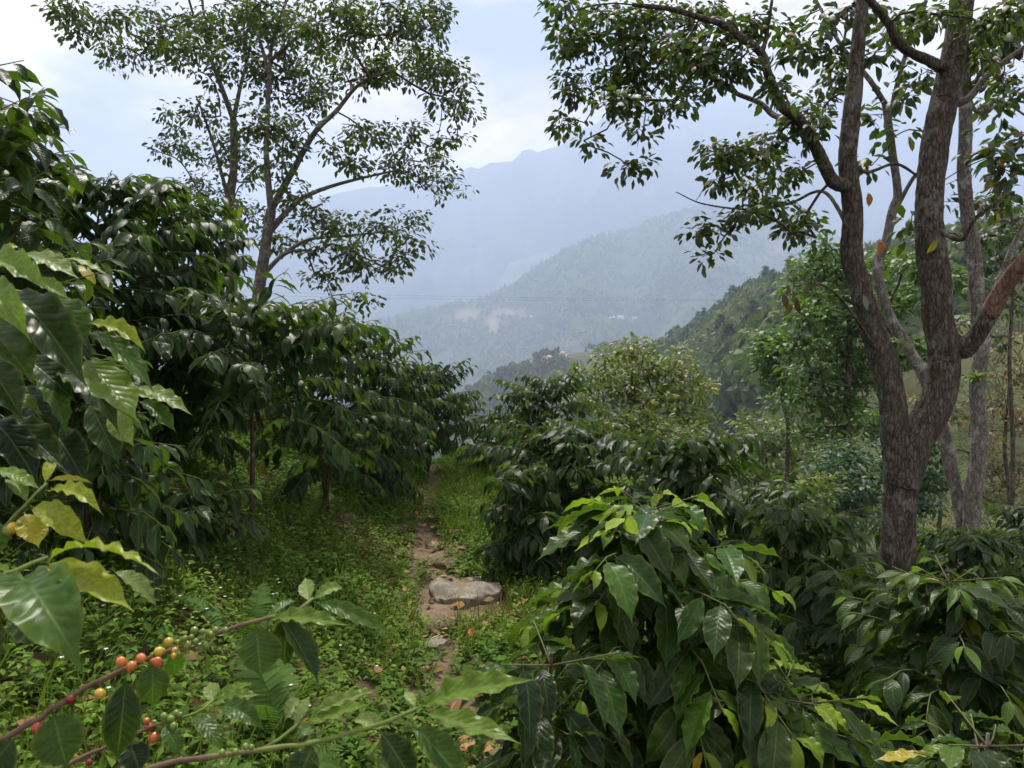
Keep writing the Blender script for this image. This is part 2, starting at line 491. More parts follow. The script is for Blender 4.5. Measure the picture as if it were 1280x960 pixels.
gt = (soil * (1 - pth) + pcol * pth) * (1 - far_w) + fieldc * far_w
GZ = GZ + 0.016 * fbm(GX * 7, GY * 7, 3, 3) * (np.hypot(GX, GY) < 16)
ground = link('ground', make_mesh('ground', np.stack([GX, GY, GZ], -1), grid_faces(len(gy), len(gx)), M_GROUND, gt.reshape(-1, 3)))
tag(ground, 'brown soil of the coffee slope and the footpath running down it', kind='structure')

M_HILL = tint_material('hill_cover', 0.95, 0.02, 0.35, 0.05)
HILLS = {}
def hill(name, label, sil, dist, front, zbase, colour, cols=180, rows=60, rough=0.06, gully=0.05, noise_len=300.0, back=0.5, px0=-500, px1=1800, seed=0.0, jag=0.0, patches=()):
    """A ridge: silhouette points (px, py), its distance, how far its front slope reaches towards the camera and how deep it falls."""
    sil = np.array(sil, float)
    px = np.linspace(px0, px1, cols)
    py = np.interp(px, sil[:, 0], sil[:, 1])
    D = np.interp(px, [a for a, b in dist], [b for a, b in dist])
    if jag:
        py = py + jag * fbm(px / 22.0, seed, 0, 4)
    zr = 1.6 + (430.0 - py) / FPX * D
    s = np.concatenate([np.linspace(-1, 0, rows), np.linspace(0, 1, rows // 3)[1:]])
    S, PX = np.meshgrid(s, px, indexing='ij')
    Df = front if np.isscalar(front) else np.interp(px, [a for a, b in front], [b for a, b in front])
    DD = D + np.where(S < 0, S * (D - Df), S * back * D)
    X = (PX - 640.0) / FPX * DD
    zb = np.full(cols, zbase, float) if np.isscalar(zbase) else np.interp(px, [a for a, b in zbase], [b for a, b in zbase])
    drop = (zr - zb)[None, :]
    zf = np.where(S < 0, (-S) ** 0.95, (S) * 0.9)
    Z = zr[None, :] - drop * zf
    edge = sstep(-1.0, -0.85, S)
    a = np.sqrt(np.abs(S)) * (1 - 0.2 * np.abs(S))
    g = 1 - 2 * np.abs(fbm(X / noise_len + seed, DD / (noise_len * 2.2), seed, 4))
    Z = Z + edge * (a * gully * drop * g + rough * drop * a * fbm(X / noise_len * 3, DD / noise_len * 3, seed + 4, 5) * 0.5)
    Z = np.maximum(Z, -266.0)
    t = np.array(colour)[None, None, :] * (1 + 0.35 * fbm(X / noise_len * 2.0, DD / noise_len * 2.0, seed + 8, 4))[..., None]
    qx, qy, _ = project(np.stack([X, DD, Z], -1).reshape(-1, 3))
    for (cx_, cy_, rx_, ry_) in patches:      # bare tan clearings on the slope
        w = np.exp(-(((qx - cx_) / rx_) ** 2 + ((qy - cy_) / ry_) ** 2)).reshape(X.shape)[..., None]
        t = t * (1 - w) + np.array([.30, .22, .135]) * w * .8 + t * w * .2
    o = link(name, make_mesh(name, np.stack([X, DD, Z], -1), grid_faces(len(s), cols), M_HILL, np.clip(t, 0.005, 1).reshape(-1, 3)))
    tag(o, label, kind='structure')
    HILLS[name] = (X, DD, Z, S)
    return o
MAIN_SIL = [(-500, 470), (300, 440), (445, 412), (500, 392), (560, 380), (600, 375), (640, 353), (690, 322), (740, 300), (790, 285), (840, 270), (880, 264), (950, 276), (1050, 296), (1280, 330), (1800, 360)]
hill('far_mountain', 'tall blue hazy mountain range filling the far end of the valley',
     [(-500, 330), (300, 290), (420, 243), (520, 230), (560, 222), (577, 215), (588, 210), (598, 213), (612, 206), (640, 207), (648, 199), (654, 190), (664, 189), (673, 194), (690, 188), (702, 185), (708, 172), (716, 166), (730, 163), (745, 161), (757, 148), (775, 140), (800, 137), (850, 133), (950, 130), (1130, 135), (1300, 135), (1800, 130)],
     [(-500, 4600), (1800, 4600)], 2300, -265, (0.06, 0.075, 0.05), cols=700, rows=40, gully=0.13, rough=0.10, noise_len=480, seed=3.1, jag=2.5, back=0.25)
hill('valley_spur', 'low pale green spur crossing the hazy valley below the far mountain',
     [(-500, 420), (400, 400), (470, 375), (520, 360), (570, 340), (620, 335), (680, 315), (740, 305), (900, 300), (1800, 300)],
     [(-500, 3500), (1800, 3500)], 2500, -265, (0.085, 0.11, 0.05), cols=300, rows=40, gully=0.16, noise_len=320, seed=6.4, jag=2.0, back=0.3)
hill('main_ridge', 'long wooded ridge rising to the right across the valley', MAIN_SIL,
     [(-500, 2000), (445, 1950), (880, 2550), (1800, 2550)], 1000, -265, (0.065, 0.085, 0.035), cols=360, rows=80, gully=0.16, rough=0.14, noise_len=230, seed=1.7, jag=2.0, patches=[(616, 405, 7, 16), (582, 393, 16, 7), (640, 391, 20, 5), (970, 318, 14, 10), (705, 425, 14, 5), (560, 420, 10, 6)])
hill('village_ridge', 'low ridge with a few houses below the main ridge',
     [(-500, 560), (540, 530), (590, 492), (620, 472), (660, 455), (700, 445), (740, 438), (770, 437), (800, 432), (850, 432), (1000, 425), (1800, 400)],
     [(-500, 620), (1800, 620)], 300, -150, (0.09, 0.095, 0.04), cols=240, rows=50, gully=0.18, rough=0.12, noise_len=70, seed=9.2)
hill('pine_slope', 'near hillside on the right carrying pines and brush down to the gully',
     [(-500, 560), (600, 600), (700, 530), (790, 472), (830, 442), (870, 420), (900, 400), (930, 380), (960, 372), (985, 365), (1010, 352), (1100, 335), (1280, 300), (1800, 270)],
     [(-500, 420), (800, 420), (1000, 350), (1280, 280), (1800, 240)], [(-500, 160), (800, 120), (900, 70), (1000, 34), (1100, 26), (1280, 20), (1800, 20)],
     [(-500, -170), (700, -90), (800, -55), (900, -28), (1000, -14), (1280, -11), (1800, -11)], (0.07, 0.075, 0.032), cols=300, rows=90, gully=0.10, rough=0.10, noise_len=34, seed=5.5, back=0.6)
def hill_sampler(name):
    X, D, Z, S = HILLS[name]
    return X, D, Z, S
# ------------------------------------------------------------------ leaves
def leaf_template(nx, ny, wid=0.40, bend=0.8, fold=0.25, wave=0.025, wfreq=5.0, tip=0.75, petiole=0.07, seed=0, roll=0.0, quilt=0.0):
    """A leaf of length 1 along +Y, width along X, upper side +Z: elliptic blade with drawn-out tip, folded along the midrib,
    arched, with a wavy margin. Returns V, F, luv."""
    rs = np.random.RandomState(seed)
    v = np.linspace(0, 1, ny + 1); u = np.linspace(-1, 1, nx + 1)
    prof = np.sin(np.pi * np.clip(v, 0, 1) ** 0.92) ** 0.9 * (1 - 0.25 * v)
    tipf = np.where(v > tip, (1 - (v - tip) / (1 - tip)) ** 0.55 * 0.5 + 0.5 * (1 - (v - tip) / (1 - tip)) ** 2, 1)
    half = 0.5 * wid * prof / prof.max() * tipf
    half[0] = 0.006; half[-1] = 0.002
    U, VV = np.meshgrid(u, v)
    H = np.repeat(half[:, None], nx + 1, 1)
    ph = rs.uniform(0, 6.28, 2)
    x = U * H
    z = np.abs(U) * H * fold
    z = z + wave * np.abs(U) ** 2 * np.where(U > 0, np.sin(VV * wfreq * 2 * np.pi + ph[0]), np.sin(VV * wfreq * 2 * np.pi + ph[1])) * np.minimum(H / half.max(), 1)
    if quilt:
        z = z + quilt * np.sin((VV * 11 - np.abs(U) ** 0.8 * 2) * 2 * np.pi) * np.minimum(H / half.max(), 1) * (np.abs(U) > 0.05)
    ang = bend * (0.45 - v) + 0.12 * np.sin(v * 5 + ph[0])
    dv = np.diff(v, prepend=0)
    cyy = np.cumsum(np.cos(ang) * dv); czz = np.cumsum(np.sin(ang) * dv)
    ny_ = -np.sin(ang); nz_ = np.cos(ang)
    tw = roll * VV
    X = x * np.cos(tw) - z * np.sin(tw); Zl = x * np.sin(tw) + z * np.cos(tw)
    V = np.stack([X, cyy[:, None] + Zl * ny_[:, None], czz[:, None] + Zl * nz_[:, None]], -1)
    V[..., 1] += petiole
    V = V.reshape(-1, 3); F = grid_faces(ny + 1, nx + 1)
    luv = np.stack([U, VV, np.zeros_like(U)], -1).reshape(-1, 3)
    # petiole
    w = 0.011
    pv_ = np.array([[-w, 0, 0], [w, 0, 0], [0, 0, -w], [-w * .7, petiole + .02, V[nx // 2, 2]], [w * .7, petiole + .02, V[nx // 2, 2]], [0, petiole + .02, V[nx // 2, 2] - w]])
    n0 = len(V)
    V = np.vstack([V, pv_]); luv = np.vstack([luv, np.tile([0, 0.02, 0], (6, 1))])
    F = np.vstack([F, n0 + np.array([[0, 1, 4], [0, 4, 3], [1, 2, 5], [1, 5, 4], [2, 0, 3], [2, 3, 5]])])
    return V, F, luv
def frames(Y, nrm, roll=None):
    Y = unit(Y); Z = nrm - Y * np.sum(nrm * Y, -1, keepdims=True); Z = unit(Z); X = np.cross(Y, Z)
    if roll is not None:
        c, s = np.cos(roll)[:, None], np.sin(roll)[:, None]
        X, Z = X * c + Z * s, Z * c - X * s
    return X, Y, Z
def place(mesher, tmpl, pos, X, Y, Z, size, wscale, tint):
    """Adds one leaf of template tmpl at every row of pos to the mesher."""
    V, F, luv = tmpl
    n, m = len(pos), len(V)
    if n == 0: return
    sx = (size * wscale)[:, None, None]; sy = size[:, None, None]
    A = pos[:, None, :] + V[None, :, 0:1] * X[:, None, :] * sx + V[None, :, 1:2] * Y[:, None, :] * sy + V[None, :, 2:3] * Z[:, None, :] * sy
    FF = (F[None] + (np.arange(n) * m)[:, None, None]).reshape(-1, 3)
    mesher.add(A.reshape(-1, 3), FF, np.repeat(tint, m, 0), np.tile(luv, (n, 1)))
CL_HI = [leaf_template(8, 18, wid=.40 + .03 * (i % 3), bend=[.5, .9, 1.3, .75, 1.1, .3][i], fold=[.25, .4, .15, .5, .3, .2][i], wave=[.03, .04, .034, .024, .042, .036][i], wfreq=[4, 5, 6, 4.5, 5.5, 5][i], roll=[.2, -.3, .1, .4, -.15, 0][i], seed=i, quilt=0.0026) for i in range(6)]
CL_MID = [leaf_template(4, 9, wid=.40 + .03 * (i % 3), bend=[.5, .9, 1.3, .75, 1.1, .3][i], fold=[.25, .4, .15, .5, .3, .2][i], wave=[.02, .03, .024, .018, .03, .026][i], wfreq=[3, 3.5, 4, 3, 3.6, 3.2][i], roll=[.2, -.3, .1, .4, -.15, 0][i], seed=i) for i in range(6)]
CL_LO = [tuple(a[:-6] for a in T) for T in [leaf_template(2, 5, wid=.42, bend=[.6, 1.0, 1.3, .8][i], fold=[.25, .4, .2, .5][i], wave=.0, roll=[.2, -.3, .1, .4][i], seed=i) for i in range(4)]]
def mesh_set(name, tm, mat):
    return [make_mesh(name, V, F, mat, None, L) for V, F, L in tm]
ME_HI = mesh_set('leaf', CL_HI, M_LEAF_OBJ)
ME_MID = mesh_set('leaf', CL_MID, M_LEAF_OBJ)
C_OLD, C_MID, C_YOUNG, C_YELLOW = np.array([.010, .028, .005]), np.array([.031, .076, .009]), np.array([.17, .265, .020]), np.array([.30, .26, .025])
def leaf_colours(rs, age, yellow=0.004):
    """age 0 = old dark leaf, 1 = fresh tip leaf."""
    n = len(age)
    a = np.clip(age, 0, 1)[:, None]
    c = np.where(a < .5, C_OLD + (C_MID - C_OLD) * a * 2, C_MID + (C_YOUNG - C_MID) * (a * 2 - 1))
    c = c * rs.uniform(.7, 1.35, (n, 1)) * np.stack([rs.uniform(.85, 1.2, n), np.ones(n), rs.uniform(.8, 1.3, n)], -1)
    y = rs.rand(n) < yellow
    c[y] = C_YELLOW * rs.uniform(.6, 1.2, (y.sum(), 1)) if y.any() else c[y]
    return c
def mat4_from(pos, X, Y, Z, s, w, base):
    p = pos - base
    return Matrix(((X[0] * s * w, Y[0] * s, Z[0] * s, p[0]), (X[1] * s * w, Y[1] * s, Z[1] * s, p[1]), (X[2] * s * w, Y[2] * s, Z[2] * s, p[2]), (0, 0, 0, 1)))

# ------------------------------------------------------------------ coffee shrubs
COUNT_LEAVES = 0
def coffee_shrub(base, H, spread, label, seed, stems=2, bare=0.12, leaf=0.145, single=300, step=0.075, droop=0.55, young=0.35, lean=(0, 0), detail='mid', node=0.056, min_px=20.0, up=0.35, group='coffee shrubs on the slope', tone=0.0):
    """stem(s) > branches in opposite pairs > opposite leaves; the leaves that show largest become single objects."""
    global COUNT_LEAVES
    rs = np.random.RandomState(seed)
    base = np.array([base[0], base[1], float(ground_z(base[0], base[1])) - 0.02]) if len(base) == 2 else np.asarray(base, float)
    root = thing('coffee_shrub', base, label, 'coffee shrub', group)
    branches, recs = [], []
    for k in range(stems):
        a = rs.uniform(0, 6.28); ln = rs.uniform(.08, .2) * (stems > 1) * H
        top = base + np.array([math.cos(a) * ln + lean[0], math.sin(a) * ln + lean[1], H * rs.uniform(.93, 1.0)])
        mid = base + (top - base) * .5 + np.array([math.cos(a + 1) * .03, math.sin(a + 1) * .03, 0]) * H
        line = smooth_line([base + rs.uniform(-.03, .03, 3) * (stems > 1) * np.array([1, 1, 0]), mid, top], .05)
        rad = np.linspace(.017 * H ** .5, .0035, len(line))
        V, F, L = tube(line, rad, 8, bark=.05, seed=seed + k)
        link('stem', make_mesh('stem', V - base, F, M_STEM, None, L), root)
        hs = np.arange(bare * H, H - .02, step) + rs.uniform(-.01, .01)
        az = rs.uniform(0, 6.28)
        for h in hs:
            t = (h - bare * H) / (H * (1 - bare))
            az += math.pi / 2 + rs.uniform(-.35, .35)
            i = min(int(h / H * (len(line) - 1)), len(line) - 1)
            for sgn in (0, math.pi):
                if rs.rand() < .08: continue
                prof = (0.70 + 0.85 * t if t < .35 else .80 * (1 - ((t - .35) / .65) ** 2.6) + .20)
                Lb = spread * prof * rs.uniform(.75, 1.12)
                aa = az + sgn + rs.uniform(-.2, .2)
                out = np.array([math.cos(aa), math.sin(aa), 0])
                u0 = up + .55 * t + rs.uniform(-.12, .12)
                nseg = max(4, int(Lb / .06))
                q = np.linspace(0, 1, nseg + 1)[:, None]
                pts = line[i] + out * Lb * q * .93 + np.array([0, 0, 1]) * (u0 * Lb * q - droop * Lb * q ** 2.2 * (1.15 - .5 * t))
                pts[1:] += rs.normal(0, .006, (nseg, 3))
                branches.append((pts, max(.0022, .0052 * Lb ** .5), t))
        for aa in np.arange(3) * 2.1 + az:
            o2 = np.array([math.cos(aa), math.sin(aa), 0.0])
            branches.append((line[-1] - np.array([0, 0, .03]) + np.linspace(0, 1, 5)[:, None] * (o2 * .16 + np.array([0, 0, .05])), .003, 1.0))
    for bi, (pts, r0, t) in enumerate(branches):
        seg = np.linalg.norm(np.diff(pts, axis=0), axis=1); cum = np.concatenate([[0], np.cumsum(seg)]); Lb = cum[-1]
        s0 = Lb * rs.uniform(.18, .42) * (1 - .5 * t)
        ss = np.arange(s0, Lb + 1e-4, node * rs.uniform(.85, 1.15))
        fl = rs.rand() * 1.0
        for j, s in enumerate(ss):
            p = np.array([np.interp(s, cum, pts[:, c]) for c in range(3)])
            k = min(np.searchsorted(cum, s), len(pts) - 1)
            f = unit(pts[k] - pts[max(k - 1, 0)])
            side = unit(np.cross(f, [0, 0, 1.0]) + 1e-6)
            endf = (s - s0) / max(Lb - s0, .01)
            for sg in (-1, 1):
                if rs.rand() < .10: continue
                last = j >= len(ss) - 1
                d = f * rs.uniform(.35, .75) * (1.6 if last else 1) + side * sg * rs.uniform(.6, 1.0) * (.55 if last else 1) + np.array([0, 0, -1]) * (rs.uniform(.35, 1.25) * (1 - .55 * endf * young) + .2 * (1 - t))
                nrm = np.array([0, 0, 1.0]) + side * sg * .25 + rs.normal(0, .28, 3) + f * .25
                sz = leaf * rs.uniform(.72, 1.15) * (.62 if last else 1) * (.75 + .25 * min(1, (1 - endf) * 3 + .3))
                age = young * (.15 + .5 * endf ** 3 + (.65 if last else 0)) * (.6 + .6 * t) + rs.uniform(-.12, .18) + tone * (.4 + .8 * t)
                recs.append((bi, p[0], p[1], p[2], d[0], d[1], d[2], nrm[0], nrm[1], nrm[2], sz, age))
    A = np.array(recs)
    n = len(A)
    COUNT_LEAVES += n
    pos, d, nrm, sz, age = A[:, 1:4], A[:, 4:7], A[:, 7:10], A[:, 10], A[:, 11]
    X, Y, Z = frames(d, nrm)
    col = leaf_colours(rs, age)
    wsc = rs.uniform(.74, .98, n)
    px, py, dep = project(pos + Y * sz[:, None] * .5)
    shown = (dep > .15) & (px > -40) & (px < 1320) & (py > -40) & (py < 1000)
    big = np.where(shown, FPX * sz / np.maximum(dep, .15), 0)
    # nearest leaves first; those on the camera's side of the shrub hide the others
    order = np.argsort(-big)
    pick = [i for i in order[:single] if big[i] >= min_px]
    picked = np.zeros(n, bool); picked[pick] = True
    bobj = {}
    def branch_object(bi):
        if bi not in bobj:
            pts, r0, t = branches[bi]
            V, F, L = tube(pts, np.linspace(r0, .0016, len(pts)), 5)
            c = np.array([.085, .065, .04]); tt = np.linspace(0, 1, len(V))[:, None] ** 2
            bobj[bi] = link('branch', make_mesh('branch', V - base, F, M_TWIG, c * (1 - tt) + np.array([.12, .17, .04]) * tt, L), root)
        return bobj[bi]
    meshes = ME_HI if detail == 'hi' else ME_MID
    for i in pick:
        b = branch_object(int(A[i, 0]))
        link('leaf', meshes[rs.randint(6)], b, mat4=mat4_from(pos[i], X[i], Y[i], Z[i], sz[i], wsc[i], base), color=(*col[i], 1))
    rest = Mesher()
    for bi in range(len(branches)):
        if bi not in bobj:
            pts, r0, t = branches[bi]
            V, F, L = tube(pts[::2] if len(pts) > 5 else pts, np.linspace(r0, .0016, len(pts[::2]) if len(pts) > 5 else len(pts)), 4)
            rest.add(V, F, (.085, .065, .04), L)
    if rest.n:
        rest.build('twigs', M_TWIG, root, base, 'stuff')
    rest = Mesher()
    ix = np.where(~picked)[0]
    tm = CL_MID if detail == 'hi' else CL_LO
    for k in range(len(tm)):
        q = ix[k::len(tm)]
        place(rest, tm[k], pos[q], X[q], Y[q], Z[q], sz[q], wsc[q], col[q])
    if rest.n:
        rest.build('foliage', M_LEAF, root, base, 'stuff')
    return root
def ground_at(px, depth):
    """Ground point in the column px at the given depth."""
    x = (px - 640) / FPX * depth
    return (x, depth * math.cos(PITCH))
def shrub_at(px, depth, top_py, half_px, label, seed, **kw):
    x, y = ground_at(px, depth)
    z0 = float(ground_z(x, y))
    zt = P(px, top_py, depth)[2]
    return coffee_shrub((x, y), max(zt - z0, .35), half_px * depth / FPX, label, seed, **kw)
SHRUBS = [
 # px, depth, top row, half width, label, options
 (60, 4.2, 196, 185, 'tall dense coffee shrub on the left bank, against the pale sky', dict(stems=3, step=.085, young=.3, lean=(.1, 0))),
 (-70, 2.9, 76, 125, 'coffee shrub at the left edge with its top branch against the sky', dict(stems=2, step=.085, leaf=.16, young=.15, droop=.3)),
 (205, 5.2, 230, 100, 'coffee shrub behind the tall left bank shrub, beneath the slim grey tree', dict(stems=3, step=.09, young=.3)),
 (312, 4.6, 368, 165, 'umbrella-shaped coffee shrub with a bare brown stem showing on the left bank', dict(stems=1, bare=.56, step=.036, up=.35, droop=.45, young=.3, leaf=.155)),
 (110, 3.0, 430, 115, 'low dark coffee shrub beneath the big near leaves at the left', dict(stems=2, step=.08, young=.25)),
 (405, 5.9, 384, 105, 'coffee shrub right of the umbrella-shaped one, drooping over the grass', dict(stems=2, bare=.25, step=.08, young=.35)),
 (465, 7.2, 418, 85, 'coffee shrub of the left row with the far wooded ridge above it', dict(stems=3, step=.10)),
 (530, 9.2, 458, 52, 'slender upright coffee shrub beside the far end of the path', dict(stems=3, bare=.3, step=.09, up=.7)),
 (575, 11.0, 486, 45, 'small coffee shrub closing off the far end of the path', dict(stems=2, step=.10)),
 (500, 10.5, 452, 45, 'coffee shrub tucked behind the left row near the path end', dict(stems=2, step=.10)),
 (230, 3.7, 600, 95, 'low leafy coffee sapling below the umbrella-shaped shrub', dict(stems=2, step=.08, young=.45)),
 (330, 7.5, 372, 90, 'coffee shrub seen behind the crown of the umbrella-shaped one', dict(stems=2, step=.11)),
 (680, 8.4, 468, 78, 'coffee shrub on the right of the path with far houses above it', dict(stems=3, step=.10)),
 (615, 9.6, 512, 45, 'small coffee shrub right of the path end, low and wide', dict(stems=2, step=.09, young=.55)),
 (715, 5.9, 528, 118, 'broad dark coffee shrub right of the path in front of the yellowish tree', dict(stems=4, step=.095, bare=.05)),
 (875, 4.8, 536, 90, 'dark rounded coffee shrub between the yellowish tree and the forked trunk', dict(stems=3, step=.09, bare=.06, leaf=.155, young=.22)),
 (660, 5.3, 572, 60, 'low coffee shrub spreading beside the path stones', dict(stems=2, step=.085, bare=.05)),
 (1020, 4.0, 622, 85, 'shiny low coffee shrub just left of the forked trunk', dict(stems=3, step=.08, bare=.05)),
 (1090, 3.3, 715, 80, 'low coffee shrub growing in front of the forked trunk base', dict(stems=2, step=.08, bare=.05)),
 (1225, 4.6, 668, 95, 'coffee shrub at the foot of the pale trunks', dict(stems=3, step=.085, bare=.05, young=.4)),
 (1235, 2.5, 722, 130, 'dark coffee shrub at the right edge below the pale trunks', dict(stems=3, step=.085, bare=.1, leaf=.16, young=.5)),
 (890, 2.15, 628, 172, 'bright-tipped coffee shrub in the right foreground beside the path', dict(stems=2, step=.062, bare=.1, leaf=.185, young=1.05, detail='hi', droop=.85, node=.055, up=.45, tone=.04)),
 (1040, 2.0, 835, 125, 'low coffee shrub with one fresh leaf cluster at the bottom edge', dict(stems=2, step=.07, bare=.1, leaf=.175, young=.8, detail='hi', droop=.7, tone=.02)),
 (1190, 1.75, 880, 130, 'shadowed coffee sapling in the bottom right corner', dict(stems=2, step=.07, bare=.1, leaf=.16, young=.4, detail='hi')),
 (690, 1.75, 812, 110, 'low coffee sapling with hanging leaves at the bottom centre', dict(stems=1, step=.07, bare=.2, leaf=.165, young=.3, detail='hi', droop=.6)),
]
for k, (px, dep, top, half, lab, kw) in enumerate(SHRUBS):
    kw = dict(kw, step=kw.get('step', .075) * .82)
    shrub_at(px, dep, top, half * 1.2, lab, 100 + k * 7, **kw)
# ------------------------------------------------------------------ trees
class Skeleton:
    def __init__(self):
        self.P, self.par, self.R = [], [], []
    def limb(self, pts, r0, r1, start=None, step=.1):
        """Traced limb; returns the smooth line and its radii. start = index of the node it leaves from."""
        line = smooth_line(pts, step)
        rad = np.linspace(r0, r1, len(line))
        ids = []
        prev = start if start is not None else -1
        for p, r in zip(line, rad):
            self.P.append(p); self.par.append(prev); self.R.append(r)
            prev = len(self.P) - 1; ids.append(prev)
        return line, rad, ids
def grow_twigs(sk, targets, rs, step=.12, r_tip=.003, r_max=.03, sag=.1, min_r=0.0):
    """Joins each target to the nearest wood by a bent twig; returns the twigs as (points, radii)."""
    nodes = list(sk.P); par = list(sk.par); base_n = len(nodes)
    rad_ok = np.array(sk.R)
    N_ = np.array(nodes)
    d0 = np.min(np.linalg.norm(targets[:, None, :] - N_[None, ::3, :], axis=2), axis=1)
    order = np.argsort(d0)
    cap_ = len(nodes) + len(targets) * 40
    buf = np.zeros((cap_, 3)); buf[:base_n] = N_; cnt = base_n
    pen = np.zeros(cap_)
    parents = np.full(cap_, -1, int); parents[:base_n] = par
    load = np.zeros(cap_)
    twigs = []
    for ti in order:
        a = targets[ti]
        dist = np.linalg.norm(buf[:cnt] - a, axis=1) + pen[:cnt]
        j = int(np.argmin(dist))
        L = np.linalg.norm(a - buf[j])
        n = max(2, min(38, int(L / step)))
        q = np.linspace(0, 1, n + 1)[1:, None]
        off = rs.normal(0, .09 * L, 3)
        line = buf[j] + (a - buf[j]) * q + off * np.sin(np.pi * q) + np.array([0, 0, 1]) * sag * L * np.sin(np.pi * q) * .6
        ids = [j]
        for p in line[:]:
            buf[cnt] = p; parents[cnt] = ids[-1]; pen[cnt] = pen[j] * .5 + .02; ids.append(cnt); cnt += 1
        twigs.append(ids)
        k = ids[-1]
        while k >= base_n and k >= 0:
            load[k] += 1; k = parents[k]
    out = []
    for ids in twigs:
        r = np.minimum(r_tip * np.maximum(load[ids], 1) ** .45, r_max)
        r[0] = r[1]
        out.append((buf[ids], r))
    return out
def simple_leaf(wid=.45, fold=.3, bend=.5):
    v = np.array([[0, 0, 0], [-.5 * wid, .42, fold * .2], [0, .45, .03 + bend * .08], [.5 * wid, .42, fold * .2], [0, 1.0, -bend * .25], [-.38 * wid, .75, fold * .1 - bend * .1], [.38 * wid, .75, fold * .1 - bend * .1]])
    f = np.array([[0, 2, 1], [0, 3, 2], [1, 2, 5], [2, 4, 5], [2, 6, 4], [2, 3, 6]])
    return v, f, np.zeros((7, 3))
SL = [simple_leaf(.45, .3, .5), simple_leaf(.52, .1, .9), simple_leaf(.40, .5, .2), simple_leaf(.48, -.2, .7)]
def scatter_leaves(m, centres, rs, per, rad, size, col, col2, droop=.5, spread_z=.7, tmpl=SL, whorl=None, outward=None, brown=0.0):
    """per leaves round each centre; returns nothing."""
    n = len(centres) * per
    c = np.repeat(centres, per, 0)
    if whorl is None:
        dirs = unit(rs.normal(0, 1, (n, 3)))
        pos = c + dirs * rs.uniform(.1, 1, (n, 1)) ** .6 * rad * np.array([1, 1, spread_z])
    else:
        a = rs.uniform(0, 6.28, n); dirs = np.stack([np.cos(a), np.sin(a), rs.uniform(-.3, .3, n)], -1)
        pos = c + rs.normal(0, rad * .35, (n, 3)) * np.array([1, 1, spread_z])
    d = dirs * np.array([1, 1, .5]) + np.array([0, 0, -droop]) + rs.normal(0, .25, (n, 3))
    nrm = np.array([0, 0, 1.0]) + rs.normal(0, .45, (n, 3))
    X, Y, Z = frames(d, nrm)
    s = size * rs.uniform(.6, 1.25, n)
    t = rs.rand(n, 1)
    cl = rs.rand(len(centres), 1).repeat(per, 0)
    tint = (np.array(col) * (1 - t * cl) + np.array(col2) * t * cl) * rs.uniform(.65, 1.3, (n, 1))
    if brown:
        b = rs.rand(n) < brown
        tint[b] = np.array([.20, .10, .035]) * rs.uniform(.5, 1.3, (b.sum(), 1))
    for k in range(len(tmpl)):
        q = np.arange(k, n, len(tmpl))
        place(m, tmpl[k], pos[q], X[q], Y[q], Z[q], s[q], rs.uniform(.85, 1.2, len(q)), tint[q])
def targets_from(clumps, depth, dspread, rs, density):
    """Points filling ellipses (px, py, rx, ry[, depth]) of the photograph with depth around each clump's own distance."""
    out = []
    for c in clumps:
        px, py, rx, ry = c[:4]
        dc = c[4] if len(c) > 4 else depth + rs.uniform(-dspread, dspread)
        n = max(2, int(density * rx * ry / 100.0))
        for _ in range(n):
            r = math.sqrt(rs.rand()); a = rs.uniform(0, 6.28)
            out.append(P(px + rx * r * math.cos(a), py + ry * r * math.sin(a), dc + rs.normal(0, .35) * rx * dc / FPX))
    return np.array(out)
def PP(rows):
    return [P(*r) for r in rows]
def tree_from(name, label, base, limbs, clumps, depth, dspread, seed, bark, leaf_size, col, col2, density=1.0, per=10, rad=.16, trunk_sides=20, step=.08, r_tip=.0035, r_max=.03,
              droop=.5, extra_targets=None, group=None, brown=0.0, twig_col=(.07, .055, .042), bark_relief=.06, whorl=None, leafmat=None, sag=.1, cat='tree'):
    """limbs: list of (name, [(px, py, depth)...], r0, r1, (limb index, fraction) or None)."""
    rs = np.random.RandomState(seed)
    root = thing(name, base, label, cat, group)
    sk = Skeleton(); done = []
    for k, (nm, rows, r0, r1, st) in enumerate(limbs):
        pts = [r if isinstance(r, np.ndarray) else P(*r) for r in rows]
        start = None
        if st is not None:
            ids = done[st[0]][2]; start = ids[int(st[1] * (len(ids) - 1))]
            pts = [np.array(sk.P[start])] + pts
        line, rad_, ids = sk.limb(pts, r0, r1, start, step)
        done.append((line, rad_, ids))
        sides = trunk_sides if r0 > .05 else max(7, trunk_sides // 2)
        fine = smooth_line(pts, min(step, max(r0 * .35, .012)))
        V, F, L = tube(fine, np.linspace(r0, r1, len(fine)), sides, bark=bark_relief, seed=seed * 1.37 + k * 3.1)
        link(nm, make_mesh(nm, V - base, F, bark, None, L), root)
    tg = targets_from(clumps, depth, dspread, rs, density) if len(clumps) else np.zeros((0, 3))
    if extra_targets is not None:
        tg = np.vstack([tg, extra_targets])
    tw = grow_twigs(sk, tg, rs, step * 1.4, r_tip, r_max, sag)
    m = Mesher()
    for pts, r in tw:
        V, F, L = tube(pts, r, 5, cap=False)
        m.add(V, F, twig_col, L)
    m.build('twigs', M_TWIG, root, base, 'stuff')
    m = Mesher()
    scatter_leaves(m, tg, rs, per, rad, leaf_size, col, col2, droop, whorl=whorl, brown=brown)
    m.build('crown', leafmat or M_TREELEAF, root, base, 'stuff')
    return root
def base_on_ground(px, depth):
    x, y = ground_at(px, depth)
    return np.array([x, y, float(ground_z(x, y))])

